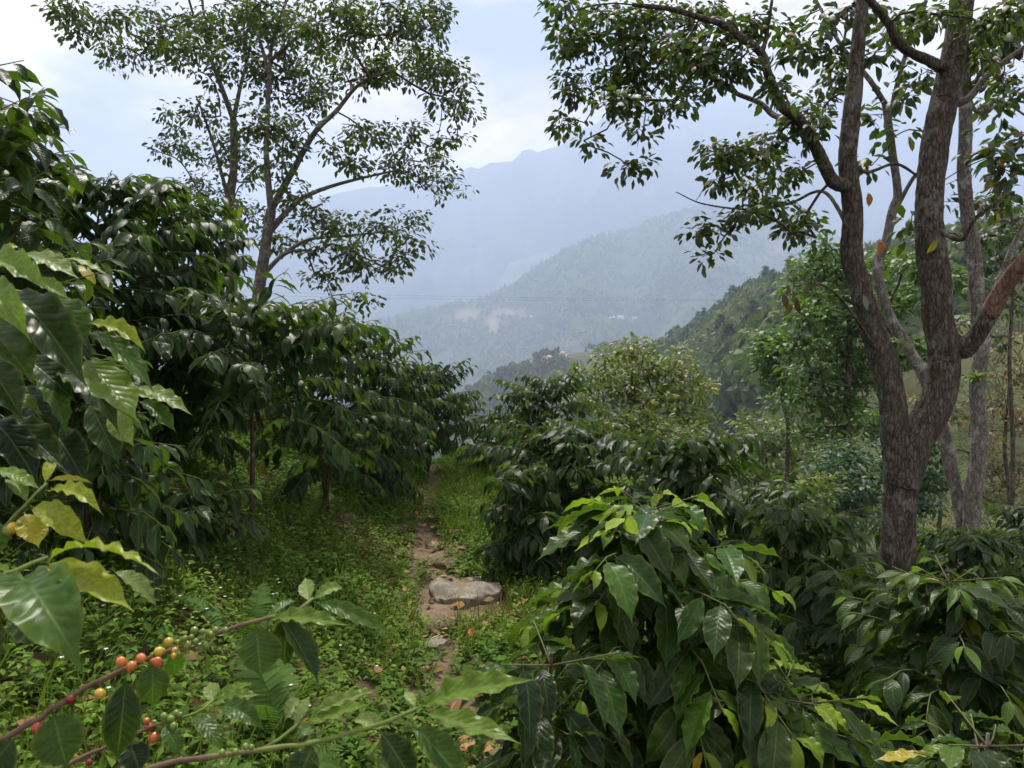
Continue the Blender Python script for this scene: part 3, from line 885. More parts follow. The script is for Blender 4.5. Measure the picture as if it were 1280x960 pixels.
# tall shade tree on the left, 11 m away
dl = 11.0
gb = base_on_ground(318, dl)
LEFT_CLUMPS = [(75,12,30,14),(120,30,55,20),(165,62,42,24),(215,25,55,24),(235,58,35,22),(290,25,45,26),(350,20,55,26),(420,30,55,32),(490,30,50,32),(532,30,26,36),
 (355,105,36,30),(400,92,36,30),(450,85,40,26),(505,80,45,30),(540,75,24,26),(560,110,30,30),(577,148,16,30),(558,172,16,10),(335,60,35,25),(385,55,35,22),
 (360,168,26,26),(330,150,28,24),(385,130,26,20),(455,163,28,15),(500,168,42,18),(540,192,26,16),(440,192,38,14),(482,208,46,14),(530,225,38,14),(565,240,18,10),
 (400,272,36,16),(440,288,42,18),(490,280,42,20),(522,300,20,10),(420,318,46,16),(470,328,36,16),(395,345,34,12),(508,322,16,9),(450,375,22,9),(432,398,16,7),(350,300,24,18),(365,250,22,14),(350,215,20,14)]
tree_from('shade_tree', 'tall airy shade tree with an open crown behind the left coffee row', gb, [
 ('trunk', [gb, (322, 400, dl), (324, 360, dl), (330, 320, dl), (339, 262, dl)], .10, .072, None),
 ('limb', [(333, 187, dl + .2), (337, 94, dl + .3), (341, 50, dl + .3), (358, 0, dl + .3), (372, -60, dl + .3)], .05, .016, (0, 1.0)),
 ('limb', [(365, 215, dl - .3), (394, 165, dl - .5), (420, 139, dl - .6), (450, 105, dl - .8), (490, 88, dl - 1)], .055, .015, (0, 1.0)),
 ('limb', [(365, 258, dl + .3), (394, 240, dl + .6), (442, 225, dl + .9), (500, 212, dl + 1.1)], .05, .014, (0, .93)),
 ('limb', [(352, 320, dl + .3), (385, 300, dl + .7), (430, 295, dl + .9), (480, 290, dl + 1)], .04, .012, (0, .7)),
 ('limb', [(320, 40, dl + .5), (290, 5, dl + .8), (240, -20, dl + 1)], .03, .01, (1, .55)),
 ('limb', [(380, 40, dl), (430, 10, dl - .3), (470, -20, dl - .5)], .03, .01, (1, .6)),
], LEFT_CLUMPS, dl, 1.5, 11, M_GREYBARK, .095, (.036, .056, .014), (.088, .115, .022), density=2.2, per=21, rad=.21, trunk_sides=14, step=.15, r_tip=.004, r_max=.02, bark_relief=.04, group='trees around the coffee slope')
gb2 = base_on_ground(292, dl + 1.2)
tree_from('shade_tree', 'slim grey shade tree standing left of the tall airy one', gb2, [
 ('trunk', [gb2, (289, 360, dl + 1.2), (289, 319, dl + 1.2), (287, 255, dl + 1.2), (292, 210, dl + 1.2), (292, 150, dl + 1.2)], .105, .055, None),
 ('limb', [(277, 109, dl + 1.2), (262, 67, dl + 1.3), (255, 20, dl + 1.4), (250, -30, dl + 1.4)], .045, .015, (0, 1.0)),
 ('limb', [(268, 184, dl + 1), (255, 146, dl + .8), (245, 120, dl + .8)], .035, .012, (0, .72)),
 ('limb', [(300, 110, dl + 1.4), (310, 70, dl + 1.6), (318, 20, dl + 1.8)], .04, .012, (0, 1.0)),
 ('limb', [(235, 215, dl + 1), (200, 190, dl + .9), (178, 182, dl + .9)], .022, .006, (0, .5)),
], [(270,85,28,22),(305,88,30,24),(225,155,26,20),(255,138,28,20),(215,190,28,14),(250,185,32,20),(290,180,32,26),(315,200,25,18),(300,215,28,16),(270,250,34,20),(310,270,28,20),(260,290,28,20),(245,40,30,18),(285,50,28,18),(200,70,30,15),(240,230,26,14)],
 dl + 1.2, 1.2, 12, M_GREYBARK, .095, (.032, .050, .014), (.072, .096, .020), density=1.9, per=19, rad=.21, trunk_sides=12, step=.15, r_tip=.004, r_max=.02, bark_relief=.04, group='trees around the coffee slope')

# forked tree on the right, 4.75 m away
dr = 4.75
rb = base_on_ground(1126, dr)
RIGHT_CLUMPS = [(700,10,26,10),(740,33,45,22),(718,60,34,14),(790,40,50,30),(850,20,50,20),(800,95,50,24),(742,100,40,16),(706,115,18,12),(860,95,44,24),(770,130,34,15),(722,155,26,11),(740,176,14,9),(800,165,18,10),(790,205,20,12),(835,130,20,15),(905,85,36,24),(925,30,36,20),
 (900,185,26,11),(930,198,40,18),(965,180,26,15),(905,225,20,10),(950,240,38,18),(985,215,22,15),(890,285,30,9),(885,320,14,6),(930,265,26,10),(985,265,26,14),(1000,290,26,14),(1010,160,28,22),(1020,130,20,15),(965,120,20,15),(870,60,30,20),(830,60,30,20),(1040,95,22,16),(1120,40,24,14),(1150,85,16,12),(1225,60,26,16),(1260,110,24,14),(1180,20,20,14),(1240,20,30,18)]
tree_from('forked_tree', 'large brown forked tree with rough bark on the right', rb, [
 ('trunk', [rb - [0, 0, .1], rb + [0, 0, .25], (1124, 660, dr), (1126, 610, dr), (1128, 575, dr)], .122, .098, None),
 ('limb', [(1118, 544, dr), (1116, 510, dr), (1105, 450, dr), (1089, 409, dr), (1074, 356, dr), (1064, 319, dr), (1066, 262, dr), (1060, 206, dr), (1063, 161, dr), (1070, 94, dr), (1074, 37, dr), (1079, -10, dr), (1085, -80, dr)], .086, .032, (0, .9)),
 ('limb', [(1142, 556, dr), (1160, 525, dr), (1178, 484, dr), (1180, 442, dr), (1172, 394, dr), (1170, 356, dr), (1164, 319, dr), (1161, 262, dr), (1167, 195, dr), (1179, 131, dr), (1192, 75, dr), (1201, 19, dr), (1208, -60, dr)], .10, .068, (0, .93)),
 ('limb', [(1205, 437, dr - .05), (1235, 394, dr - .15), (1257, 356, dr - .25), (1285, 322, dr - .4), (1330, 270, dr - .5)], .06, .036, (2, .28)),
 ('limb', [(1040, 225, dr - .1), (1021, 187, dr - .2), (999, 150, dr - .3), (976, 131, dr - .35), (961, 94, dr - .4), (952, 67, dr - .45), (924, 45, dr - .5), (901, 30, dr - .5), (875, 22, dr - .5), (837, 11, dr - .5), (790, 6, dr - .5)], .042, .010, (1, .57)),
 ('limb', [(969, 145, dr + .1), (950, 129, dr + .2), (912, 112, dr + .3), (856, 71, dr + .4), (811, 64, dr + .4)], .022, .008, (4, .35)),
 ('limb', [(958, 45, dr - .4), (965, 0, dr - .4)], .014, .008, (4, .6)),
 ('limb', [(1130, 60, dr - .2), (1111, 30, dr - .3), (1089, 2, dr - .4), (1060, -30, dr - .5)], .036, .016, (2, .78)),
 ('limb', [(1209, 124, dr + .2), (1235, 94, dr + .3), (1285, 55, dr + .4)], .028, .014, (2, .72)),
 ('limb', [(1030, 240, dr + .3), (985, 255, dr + .4), (940, 262, dr + .4), (880, 255, dr + .4), (845, 240, dr + .3)], .014, .003, (1, .5)),
 ('limb', [(1060, 385, dr - .2), (1035, 360, dr - .3), (1010, 352, dr - .4), (985, 350, dr - .5)], .012, .003, (1, .27)),
 ('limb', [(1200, 300, dr - .2), (1222, 270, dr - .3), (1265, 240, dr - .4)], .016, .006, (2, .5)),
 ('limb', [(1085, 215, dr + .1), (1120, 205, dr + .2), (1150, 222, dr + .2)], .012, .008, (1, .62)),
], RIGHT_CLUMPS, dr, .55, 21, M_BARK, .060, (.034, .050, .013), (.095, .125, .022), density=2.0, per=19, rad=.095, trunk_sides=30, step=.06, r_tip=.0022, r_max=.010, bark_relief=.075, group='trees around the coffee slope', brown=.025, twig_col=(.05, .037, .028))
# pale slender trees behind it
dp = 6.6
pb = base_on_ground(1212, dp)
tree_from('pale_tree', 'slender pale-barked tree with twin stems behind the forked tree', pb, [
 ('trunk', [pb, (1213, 690, dp), (1216, 622, dp), (1224, 562, dp), (1222, 487, dp), (1227, 431, dp), (1222, 375, dp), (1217, 319, dp), (1209, 262, dp), (1205, 210, dp), (1207, 169, dp), (1206, 110, dp), (1200, 40, dp), (1190, -60, dp)], .075, .045, None),
 ('limb', [(1207, 690, dp + .1), (1201, 637, dp + .15), (1190, 592, dp + .2), (1179, 540, dp + .25), (1157, 476, dp + .3), (1137, 439, dp + .3), (1112, 394, dp + .3), (1097, 337, dp + .3), (1108, 300, dp + .3), (1116, 262, dp + .3), (1122, 240, dp + .3), (1115, 187, dp + .3), (1107, 131, dp + .3)], .066, .032, (0, .03)),
 ('limb', [(1085, 97, dp + .3), (1051, 56, dp + .4), (1020, 0, dp + .4)], .026, .012, (1, 1.0)),
 ('limb', [(1130, 75, dp + .2), (1152, 22, dp + .1), (1165, -40, dp)], .026, .012, (1, .97)),
 ('limb', [(1228, 430, dp), (1243, 370, dp - .1), (1262, 320, dp - .2), (1290, 260, dp - .3)], .045, .022, (0, .33)),
 ('limb', [(1222, 140, dp), (1248, 125, dp + .1), (1290, 150, dp + .2)], .02, .008, (0, .8)),
 ('limb', [(1140, 225, dp + .2), (1158, 205, dp), (1170, 160, dp)], .022, .01, (1, .8)),
], [(1010,58,40,20),(985,30,25,16),(1045,20,30,16),(1100,20,36,15),(1150,25,26,20),(1235,35,40,26),(1262,18,26,22),(1250,90,34,16),(1245,205,34,22),(1265,165,22,18),(1090,150,22,10),(1125,120,16,12),(1255,250,25,16),(1140,280,20,12),(1060,60,18,12),(1100,60,26,16),(1140,120,18,14),(1085,200,20,14),(1180,240,14,14),(1240,130,26,16),(1130,170,16,12)],
 dp, .6, 31, M_PALEBARK, .12, (.022, .038, .015), (.055, .085, .022), density=1.4, per=11, rad=.14, trunk_sides=20, step=.08, r_tip=.003, r_max=.012, bark_relief=.035, group='trees around the coffee slope', brown=.10)
# ------------------------------------------------------------------ the near coffee shrubs at the left edge: traced branches, leaves and cherries
M_CHERRY, ct_, cout_ = new_mat('coffee_cherry')
cp_ = N(ct_, 'ShaderNodeBsdfPrincipled'); setin(cp_, Roughness=0.28); cp_.inputs['Specular IOR Level'].default_value = 0.5
co_ = N(ct_, 'ShaderNodeObjectInfo'); cn_ = N(ct_, 'ShaderNodeTexNoise'); setin(cn_, Scale=160.0, Detail=3.0)
ctc = N(ct_, 'ShaderNodeTexCoord'); ct_.links.new(ctc.outputs['Object'], cn_.inputs['Vector'])
cmx = mix_col(ct_, 1.0, co_.outputs['Color'], ramp(ct_, cn_.outputs[0], [(0.3, (0.7, 0.8, 0.8)), (0.7, (1.25, 1.1, 1.0))]), 'MULTIPLY')
ct_.links.new(cmx, cp_.inputs['Base Color'])
cp_.inputs['Subsurface Weight'].default_value = 0.0
ct_.links.new(cp_.outputs[0], cout_.inputs['Surface'])
def cherry_mesh():
    nu, nv = 14, 10
    th = np.linspace(0, np.pi, nv + 1); ph = np.linspace(0, 2 * np.pi, nu, endpoint=False)
    V = []
    for i, t in enumerate(th):
        for p in ph:
            r = math.sin(t)
            z = 1.12 * math.cos(t)
            if t < .5: z -= .10 * (1 - t / .5) ** 1.2        # dimple and disc at the tip
            V.append((r * math.cos(p) * (1 + .03 * math.cos(2 * p)), r * math.sin(p) * (1 - .03 * math.cos(2 * p)), z))
    F = []
    for i in range(nv):
        for j in range(nu):
            a, b = i * nu + j, i * nu + (j + 1) % nu
            F += [(a, a + nu, b + nu), (a, b + nu, b)]
    n0 = len(V)
    V2, F2, _ = tube([(0, 0, -1.05), (0, 0, -1.6)], [.16, .12], 6)
    return np.vstack([V, V2]), np.vstack([F, F2 + n0])
cv_, cf_ = cherry_mesh()
ME_CHERRY = make_mesh('cherry', cv_, cf_, M_CHERRY)
CH = {'g': (.14, .21, .03), 'y': (.46, .33, .035), 'o': (.46, .15, .035), 'r': (.34, .05, .025), 'd': (.16, .018, .012)}
LEAFC = {'old': (.020, .046, .008), 'mid': (.045, .100, .012), 'light': (.115, .195, .028), 'pale': (.15, .22, .06), 'yel': (.21, .26, .018), 'gold': (.30, .28, .03), 'dark': (.010, .026, .010)}
FG = np.random.RandomState(5)
def traced_leaf(parent, base, b, t, d0, d1, wpx, colour, roll=0.0, tmpl=None):
    """Leaf from pixel b to pixel t with the given depths and apparent width in pixels; roll turns the blade about its midrib."""
    p0, p1 = P(b[0], b[1], d0), P(t[0], t[1], d1)
    Y = p1 - p0; L = np.linalg.norm(Y)
    view = unit(EYE - (p0 + p1) / 2)
    nrm = unit(view * .75 + np.array([0, 0, .65]))
    X, Y, Z = frames(Y[None], nrm[None], np.array([roll]))
    k = FG.randint(6) if tmpl is None else tmpl
    wid_t = CL_HI[k][0][:-6, 0].max() - CL_HI[k][0][:-6, 0].min()
    chord = np.linalg.norm(CL_HI[k][0][19 * 9 - 1 - 4] - CL_HI[k][0][4])
    s = L / (chord + .07)
    w = (wpx * (d0 + d1) / 2 / FPX) / (wid_t * s)
    c = np.array(LEAFC[colour]) * FG.uniform(.85, 1.2)
    o = link('leaf', ME_HI[k], parent, mat4=mat4_from(p0, X[0], Y[0], Z[0], s, w, base), color=(*c, 1))
    return o
def traced_branch(root, base, rows, r0, r1, tip_green=.86):
    pts = smooth_line([P(*r) for r in rows], .012)
    n = len(pts)
    rad = np.linspace(r0, r1, n)
    node = (np.abs(((np.arange(n) * .012 / .045) % 1) - .5) < .12)
    rad = rad * (1 + .22 * node)
    pts = pts + FG.normal(0, .0007, pts.shape)
    V, F, L = tube(pts, rad, 10, bark=.03, seed=rows[0][0])
    tt = np.clip((np.repeat(np.linspace(0, 1, n), 10) - tip_green) / .15, 0, 1)
    tt = np.concatenate([tt, [0, 1]])[:, None]
    return link('branch', make_mesh('branch', V - base, F, M_TWIG, np.array([.13, .085, .055]) * (1 - tt) + np.array([.14, .19, .045]) * tt, L), root)
def cherries(parent, base, items, depth, sc):
    for (x, y, r, c) in items:
        p = P(x, y, depth + FG.uniform(-.008, .006))
        s = r * depth / FPX * sc * .86
        e = Matrix.Rotation(FG.uniform(0, 6.28), 4, 'Z') @ Matrix.Rotation(FG.uniform(.2, 1.2), 4, 'X')
        col = np.array(CH[c]) * FG.uniform(.85, 1.15)
        link('cherry', ME_CHERRY, parent, mat4=Matrix.Translation(Vector(p - base)) @ e @ Matrix.Scale(s, 4), color=(*col, 1))
def near_stem(root, base, top, r=.014):
    V, F, L = tube(smooth_line([base, (base + top) / 2 + np.array([.02, .01, 0]), top], .04), np.linspace(r, .006, len(smooth_line([base, (base + top) / 2 + np.array([.02, .01, 0]), top], .04))), 8, bark=.05, seed=3)
    link('stem', make_mesh('stem', V - base, F, M_STEM, None, L), root)

# shrub carrying the fruiting branches
fb = np.array([-0.95, 0.55, float(ground_z(-0.95, 0.55))])
fr = thing('coffee_shrub', fb, 'fruiting coffee shrub reaching in from the lower left with ripening cherries', 'coffee shrub', 'near coffee shrubs at the left edge')
near_stem(fr, fb, np.array([-0.93, 0.60, 1.62]))
b1 = traced_branch(fr, fb, [(-340, 1085, .72), (-150, 1000, .76), (0, 926, .79), (79, 877, .80), (150, 838, .81), (187, 823, .81), (244, 802, .82), (274, 791, .83), (319, 776, .84), (375, 761, .85), (392, 748, .86)], .0042, .0018)
for a in [((386, 752), (381, 720), .86, .90, 20, 'pale', .2), ((390, 750), (430, 734), .86, .90, 17, 'light', .1), ((392, 752), (490, 788), .86, .84, 21, 'mid', -.2, 2), ((332, 774), (437, 778), .845, .80, 24, 'light', .1, 5), ((336, 770), (374, 748), .845, .88, 17, 'mid', .3),
          ((320, 780), (326, 850), .84, .82, 52, 'mid', 0), ((350, 770), (402, 856), .845, .83, 34, 'old', .2), ((366, 766), (352, 838), .85, .87, 38, 'old', -.2), ((190, 826), (191, 886), .81, .80, 38, 'mid', .1), ((214, 815), (220, 846), .815, .83, 26, 'mid', 0),
          ((157, 846), (146, 956), .81, .79, 44, 'old', .15), ((66, 890), (84, 962), .80, .78, 60, 'mid', -.1), ((244, 806), (262, 838), .82, .86, 22, 'mid', .2), ((20, 920), (-30, 985), .79, .77, 50, 'old', .2)]:
    traced_leaf(b1, fb, *a)
cherries(b1, fb, [(600 * 0 + x * .375, 600 + y * .375, r * .375, c) for x, y, r, c in [(403, 606, 19, 'o'), (438, 621, 19, 'o'), (470, 594, 18, 'o'), (530, 572, 18, 'y'), (525, 606, 18, 'o'), (562, 541, 18, 'y'), (615, 541, 16, 'g'), (592, 541, 11, 'g'), (616, 528, 12, 'g'), (648, 502, 15, 'g'), (675, 505, 11, 'g'), (675, 523, 11, 'g'), (689, 553, 15, 'g'), (333, 713, 20, 'y'), (236, 732, 18, 'd'), (126, 827, 22, 'r'), (752, 500, 11, 'g'), (597, 580, 10, 'g'), (508, 583, 9, 'g')]], .795, 1.0)
cherries(b1, fb, [(x + FG.uniform(-7, 7), y + FG.uniform(-8, 8), FG.uniform(4.0, 5.6), c) for x, y, c in [(232, 806, 'g'), (240, 803, 'g'), (246, 800, 'g'), (225, 808, 'y'), (252, 797, 'g'), (258, 795, 'g'), (222, 812, 'g'), (268, 790, 'g'), (205, 818, 'y'), (214, 812, 'y'), (186, 826, 'o'), (168, 832, 'o'), (237, 810, 'g')]], .80, 1.0)
b2 = traced_branch(fr, fb, [(-240, 1140, .62), (-20, 1040, .66), (190, 960, .69), (240, 950, .695), (300, 942, .70), (375, 932, .70), (410, 925, .705), (470, 908, .71), (500, 895, .71), (522, 884, .715)], .0036, .0017, .62)
for a in [((520, 885), (668, 844), .715, .66, 38, 'light', .05, 5), ((528, 890), (651, 926), .715, .66, 34, 'light', .1, 0), ((515, 905), (588, 985), .71, .68, 42, 'mid', 0, 3), ((474, 912), (524, 985), .71, .70, 44, 'old', .1), ((392, 930), (372, 985), .70, .69, 42, 'old', 0), ((520, 884), (505, 862), .715, .74, 12, 'pale', 0)]:
    traced_leaf(b2, fb, *a)
b2b = traced_branch(fr, fb, [(325, 940, .70), (348, 925, .71), (368, 908, .72), (378, 898, .725)], .0016, .0011, .0)
for a in [((368, 906), (387, 868), .72, .74, 18, 'pale', .2), ((384, 896), (468, 860), .725, .72, 18, 'pale', .1), ((380, 902), (462, 878), .725, .70, 26, 'light', 0), ((392, 905), (370, 925), .72, .70, 18, 'mid', 0), ((440, 900), (486, 906), .72, .73, 22, 'pale', .1), ((356, 900), (374, 872), .73, .76, 20, 'pale', -.2)]:
    traced_leaf(b2b, fb, *a)
cherries(b2, fb, [(x * .375, 600 + y * .375, r * .375, 'g') for x, y, r in [(740, 908, 12), (785, 905, 12), (818, 888, 12), (838, 891, 12), (738, 950, 10)]], .695, 1.0)
b3 = traced_branch(fr, fb, [(-60, 1040, .78), (70, 962, .83), (142, 930, .86), (200, 905, .88), (240, 893, .90), (266, 876, .92)], .0030, .0013, .75)
for a in [((268, 880), (262, 850), .92, .96, 20, 'pale', .2), ((266, 878), (326, 866), .92, .92, 20, 'light', .1), ((268, 880), (332, 912), .92, .88, 28, 'mid', 0), ((238, 893), (282, 938), .90, .86, 26, 'mid', .2), ((262, 876), (322, 852), .92, .98, 14, 'light', 0), ((205, 905), (226, 945), .88, .86, 24, 'mid', 0), ((160, 925), (176, 966), .87, .85, 36, 'dark', 0)]:
    traced_leaf(b3, fb, *a)
cherries(b3, fb, [(x * .375, 600 + y * .375, r * .375, c) for x, y, r, c in [(513, 858, 20, 'o'), (495, 825, 17, 'r'), (514, 810, 12, 'g'), (546, 787, 13, 'g'), (569, 797, 14, 'g'), (587, 778, 13, 'g'), (601, 783, 10, 'g'), (537, 825, 15, 'g'), (578, 820, 14, 'g'), (488, 803, 12, 'o'), (298, 942, 12, 'd'), (247, 920, 9, 'y')]], .885, 1.0)
b4 = traced_branch(fr, fb, [(-260, 820, .60), (-90, 755, .62), (0, 722, .63), (40, 705, .64), (60, 697, .645)], .0030, .0016, .3)
for a in [((50, 702), (205, 700), .645, .60, 26, 'yel', .55, 2), ((56, 702), (166, 758), .645, .58, 50, 'yel', .05, 0), ((140, 712), (202, 757), .64, .66, 26, 'pale', .2), ((22, 714), (102, 836), .64, .56, 80, 'mid', -.1, 4), ((-20, 716), (40, 782), .63, .58, 52, 'mid', .1), ((10, 765), (62, 806), .66, .66, 44, 'old', 0), ((-10, 705), (36, 735), .66, .70, 28, 'light', .3), ((-60, 745), (-20, 860), .61, .55, 70, 'old', 0)]:
    traced_leaf(b4, fb, *a)
b5 = traced_branch(fr, fb, [(-190, 760, .80), (-60, 700, .84), (-5, 667, .86), (30, 632, .87), (58, 604, .88)], .0026, .0015, .3)
for a in [((56, 612), (129, 640), .88, .85, 22, 'yel', .2), ((38, 632), (112, 676), .87, .83, 32, 'yel', 0), ((60, 600), (120, 603), .88, .90, 12, 'gold', .1), ((30, 640), (49, 684), .87, .85, 36, 'gold', .1), ((-10, 585), (52, 610), .88, .88, 22, 'light', .2), ((56, 604), (66, 578), .88, .92, 14, 'yel', 0), ((0, 650), (-12, 700), .86, .85, 30, 'mid', 0), ((35, 628), (10, 598), .87, .9, 20, 'light', 0)]:
    traced_leaf(b5, fb, *a)
cherries(b5, fb, [(16, 660, 8, 'y'), (10, 664, 8, 'g'), (24, 655, 5, 'g')], .86, 1.0)

# shrub with the large dark leaves above it
ub = np.array([-1.05, 0.80, float(ground_z(-1.05, 0.80))])
ur = thing('coffee_shrub', ub, 'coffee shrub with large glossy leaves filling the left edge at eye level', 'coffee shrub', 'near coffee shrubs at the left edge')
near_stem(ur, ub, np.array([-1.02, 0.86, 1.95]))
u1 = traced_branch(ur, ub, [(-420, 420, .93), (-220, 360, .90), (-90, 322, .89), (0, 318, .90), (60, 322, .92), (90, 326, .95)], .0034, .0018, .5)
for a in [((25, 316), (98, 344), .91, .88, 34, 'pale', .2, 5), ((-32, 322), (63, 354), .89, .84, 34, 'light', .15, 1), ((84, 321), (138, 344), .95, .97, 16, 'pale', .4), ((40, 348), (88, 373), .93, .95, 26, 'light', .1), ((-24, 346), (38, 424), .89, .84, 36, 'light', -.2, 4), ((8, 312), (22, 306), .90, .92, 10, 'gold', 0), ((-60, 350), (-12, 440), .87, .82, 50, 'mid', 0)]:
    traced_leaf(u1, ub, *a)
u2 = traced_branch(ur, ub, [(-400, 480, 1.0), (-180, 405, .97), (-60, 372, .95), (20, 365, .95), (70, 375, .97), (108, 404, 1.0)], .0034, .0018, .5)
for a in [((6, 362), (111, 473), .95, .88, 58, 'old', .1, 1), ((58, 368), (113, 430), .97, .94, 44, 'mid', .3), ((-24, 398), (43, 476), .94, .86, 54, 'mid', -.1, 3), ((104, 404), (183, 437), 1.0, .98, 24, 'yel', .2), ((108, 412), (195, 482), 1.0, .95, 32, 'mid', .1, 2), ((104, 446), (173, 524), .98, .93, 54, 'light', .1, 0), ((20, 440), (96, 500), 1.02, 1.0, 44, 'old', 0), ((-30, 440), (30, 520), .98, .94, 50, 'old', 0)]:
    traced_leaf(u2, ub, *a)
u3 = traced_branch(ur, ub, [(-380, 590, 1.06), (-150, 500, 1.04), (-20, 470, 1.02), (60, 458, 1.03), (120, 470, 1.06), (170, 488, 1.10)], .0034, .0018, .5)
for a in [((66, 460), (151, 538), 1.03, .98, 40, 'old', .2, 4), ((38, 464), (89, 538), 1.02, .97, 34, 'mid', .4), ((-18, 478), (56, 517), 1.02, .98, 28, 'light', .2), ((0, 518), (82, 584), 1.02, .97, 46, 'old', 0), ((168, 482), (241, 516), 1.10, 1.08, 24, 'pale', .2), ((172, 500), (222, 537), 1.10, 1.08, 22, 'mid', .2), ((138, 515), (166, 556), 1.08, 1.06, 28, 'pale', -.3), ((110, 500), (150, 580), 1.1, 1.08, 40, 'old', 0), ((-20, 520), (50, 600), 1.0, .95, 50, 'dark', .1), ((60, 530), (110, 605), 1.1, 1.06, 44, 'dark', 0), ((20, 480), (75, 560), 1.08, 1.05, 50, 'dark', 0), ((160, 490), (205, 500), 1.1, 1.14, 20, 'light', 0)]:
    traced_leaf(u3, ub, *a)
# ------------------------------------------------------------------ ground plants, stones, litter
rs6 = np.random.RandomState(66)
def ovate(nx=2, ny=3, wid=.55, bend=.6, fold=.2):
    V, F, L = leaf_template(nx, ny, wid=wid, bend=bend, fold=fold, wave=0, petiole=.12, tip=.8)
    return V[:-6], F[:-6], L[:-6]
def tiny_leaf(wid, bend, fold=.25):
    v = np.array([[0, 0, 0], [-.5 * wid, .5, fold * .3], [0, .55, .04], [.5 * wid, .5, fold * .3], [0, 1.0, -bend * .3]])
    return v, np.array([[0, 2, 1], [0, 3, 2], [1, 2, 4], [2, 3, 4]]), np.zeros((5, 3))
HL = [tiny_leaf(.50, .5), tiny_leaf(.38, .9), tiny_leaf(.60, .3), tiny_leaf(.30, .8)]
def in_view(x, y, z, m=60):
    px, py, d = project(np.stack([x, y, z], -1))
    return (px > -m) & (px < 1280 + m) & (py < 960 + m * 2) & (d > .3)
def herb_points(n, lo, hi, xr):
    y = lo + (hi - lo) * rs6.rand(n) ** 1.25
    x = rs6.uniform(xr[0], xr[1], n)
    return x, y
STONE_AT = P(582, 742, 4.95)
def off_stone(x, y, z):
    return ((x - STONE_AT[0]) / .30) ** 2 + ((y - STONE_AT[1] + .12) / .42) ** 2 > 1
# herbs: upright stems with small leaves
m = Mesher()
x, y = herb_points(46000, 1.35, 13.5, (-4.2, 4.2))
z = ground_z(x, y)
s = x - path_x(y)
cover = .5 + .5 * fbm(x * 1.6, y * 1.6, 6.0, 3)
bare = np.exp(-(np.abs(s + .05 * np.sin(y * 2)) / .155) ** 2.2)
keep = in_view(x, y, z) & (rs6.rand(len(x)) > bare * (.93 - .35 * (cover > .62))) & off_stone(x, y, z) & (rs6.rand(len(x)) < .70 + .6 * cover) & (x < 3.2 + .0 * y)
x, y, z, cover, s = x[keep], y[keep], z[keep], cover[keep], s[keep]
n = len(x)
tall = sstep(.1, .6, fbm(x * .8, y * .8, 21.0, 2))
hgt = np.clip(.07 + .12 * cover + .17 * tall + rs6.normal(0, .035, n), .025, .40) * np.clip(.55 + .5 * np.abs(s), .5, 1.15)
kind = (fbm(x * .9, y * .9, 2.0, 3) + rs6.normal(0, .35, n))
per = 8
hb = np.repeat(np.stack([x, y, z], -1), per, 0)
kk = np.tile(np.arange(per), n)
fr_ = (kk + .6) / per
H = np.repeat(hgt, per)
lean = rs6.normal(0, .22, (n, 2)).repeat(per, 0)
pos = hb + np.stack([lean[:, 0] * H * fr_, lean[:, 1] * H * fr_, H * fr_], -1)
az = kk * 2.4 + np.repeat(rs6.uniform(0, 6.28, n), per)
d = np.stack([np.cos(az), np.sin(az), rs6.uniform(-.35, .45, len(az))], -1)
nr = np.array([0, 0, 1.0]) + rs6.normal(0, .3, (len(az), 3))
X, Y, Z = frames(d, nr)
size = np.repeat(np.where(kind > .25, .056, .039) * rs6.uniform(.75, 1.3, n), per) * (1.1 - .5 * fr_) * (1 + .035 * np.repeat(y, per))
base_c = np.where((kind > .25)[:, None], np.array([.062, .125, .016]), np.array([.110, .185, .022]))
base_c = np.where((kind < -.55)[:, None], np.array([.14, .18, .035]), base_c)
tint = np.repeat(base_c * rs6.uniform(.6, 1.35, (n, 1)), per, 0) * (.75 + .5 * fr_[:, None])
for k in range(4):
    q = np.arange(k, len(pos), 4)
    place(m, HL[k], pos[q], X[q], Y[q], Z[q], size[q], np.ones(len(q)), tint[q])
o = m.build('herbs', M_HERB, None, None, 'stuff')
tag(o, 'low green herbs and weeds covering the ground along the footpath')
# grass blades
m = Mesher()
x, y = herb_points(11000, 1.5, 13.0, (-3.6, 3.4))
z = ground_z(x, y); s = x - path_x(y)
cl = fbm(x * 1.1, y * 1.1, 11.0, 3)
keep = in_view(x, y, z) & (cl + rs6.normal(0, .25, len(x)) > -.02) & (np.abs(s) > .12) & off_stone(x, y, z)
x, y, z = x[keep], y[keep], z[keep]; n = len(x)
bl = np.array([[-.5, 0, 0], [.5, 0, 0], [-.4, .45, 0], [.4, .45, 0], [-.25, .8, -.06], [.25, .8, -.06], [0, 1.05, -.2]])
bf = np.array([[0, 1, 3], [0, 3, 2], [2, 3, 5], [2, 5, 4], [4, 5, 6]])
per = 5
pos = np.repeat(np.stack([x, y, z], -1), per, 0) + np.concatenate([rs6.normal(0, .012, (n * per, 2)), np.zeros((n * per, 1))], 1)
d = np.concatenate([rs6.normal(0, .4, (n * per, 2)), np.ones((n * per, 1))], 1)
X, Y, Z = frames(d, rs6.normal(0, 1, (n * per, 3)))
ln = rs6.uniform(.06, .22, n * per) * (1 + .02 * np.repeat(y, per))
wd = .0045 / ln * (1 + .12 * np.repeat(y, per))
tint = np.repeat(np.array([.10, .165, .022]) * rs6.uniform(.6, 1.4, (n, 1)) * np.stack([rs6.uniform(.8, 1.4, n), np.ones(n), np.ones(n)], -1), per, 0)
place(m, (bl, bf, np.zeros((7, 3))), pos, X, Y, Z, ln, wd, tint)
o = m.build('grass', M_HERB, None, None, 'stuff')
tag(o, 'thin green grass blades among the herbs beside the footpath')
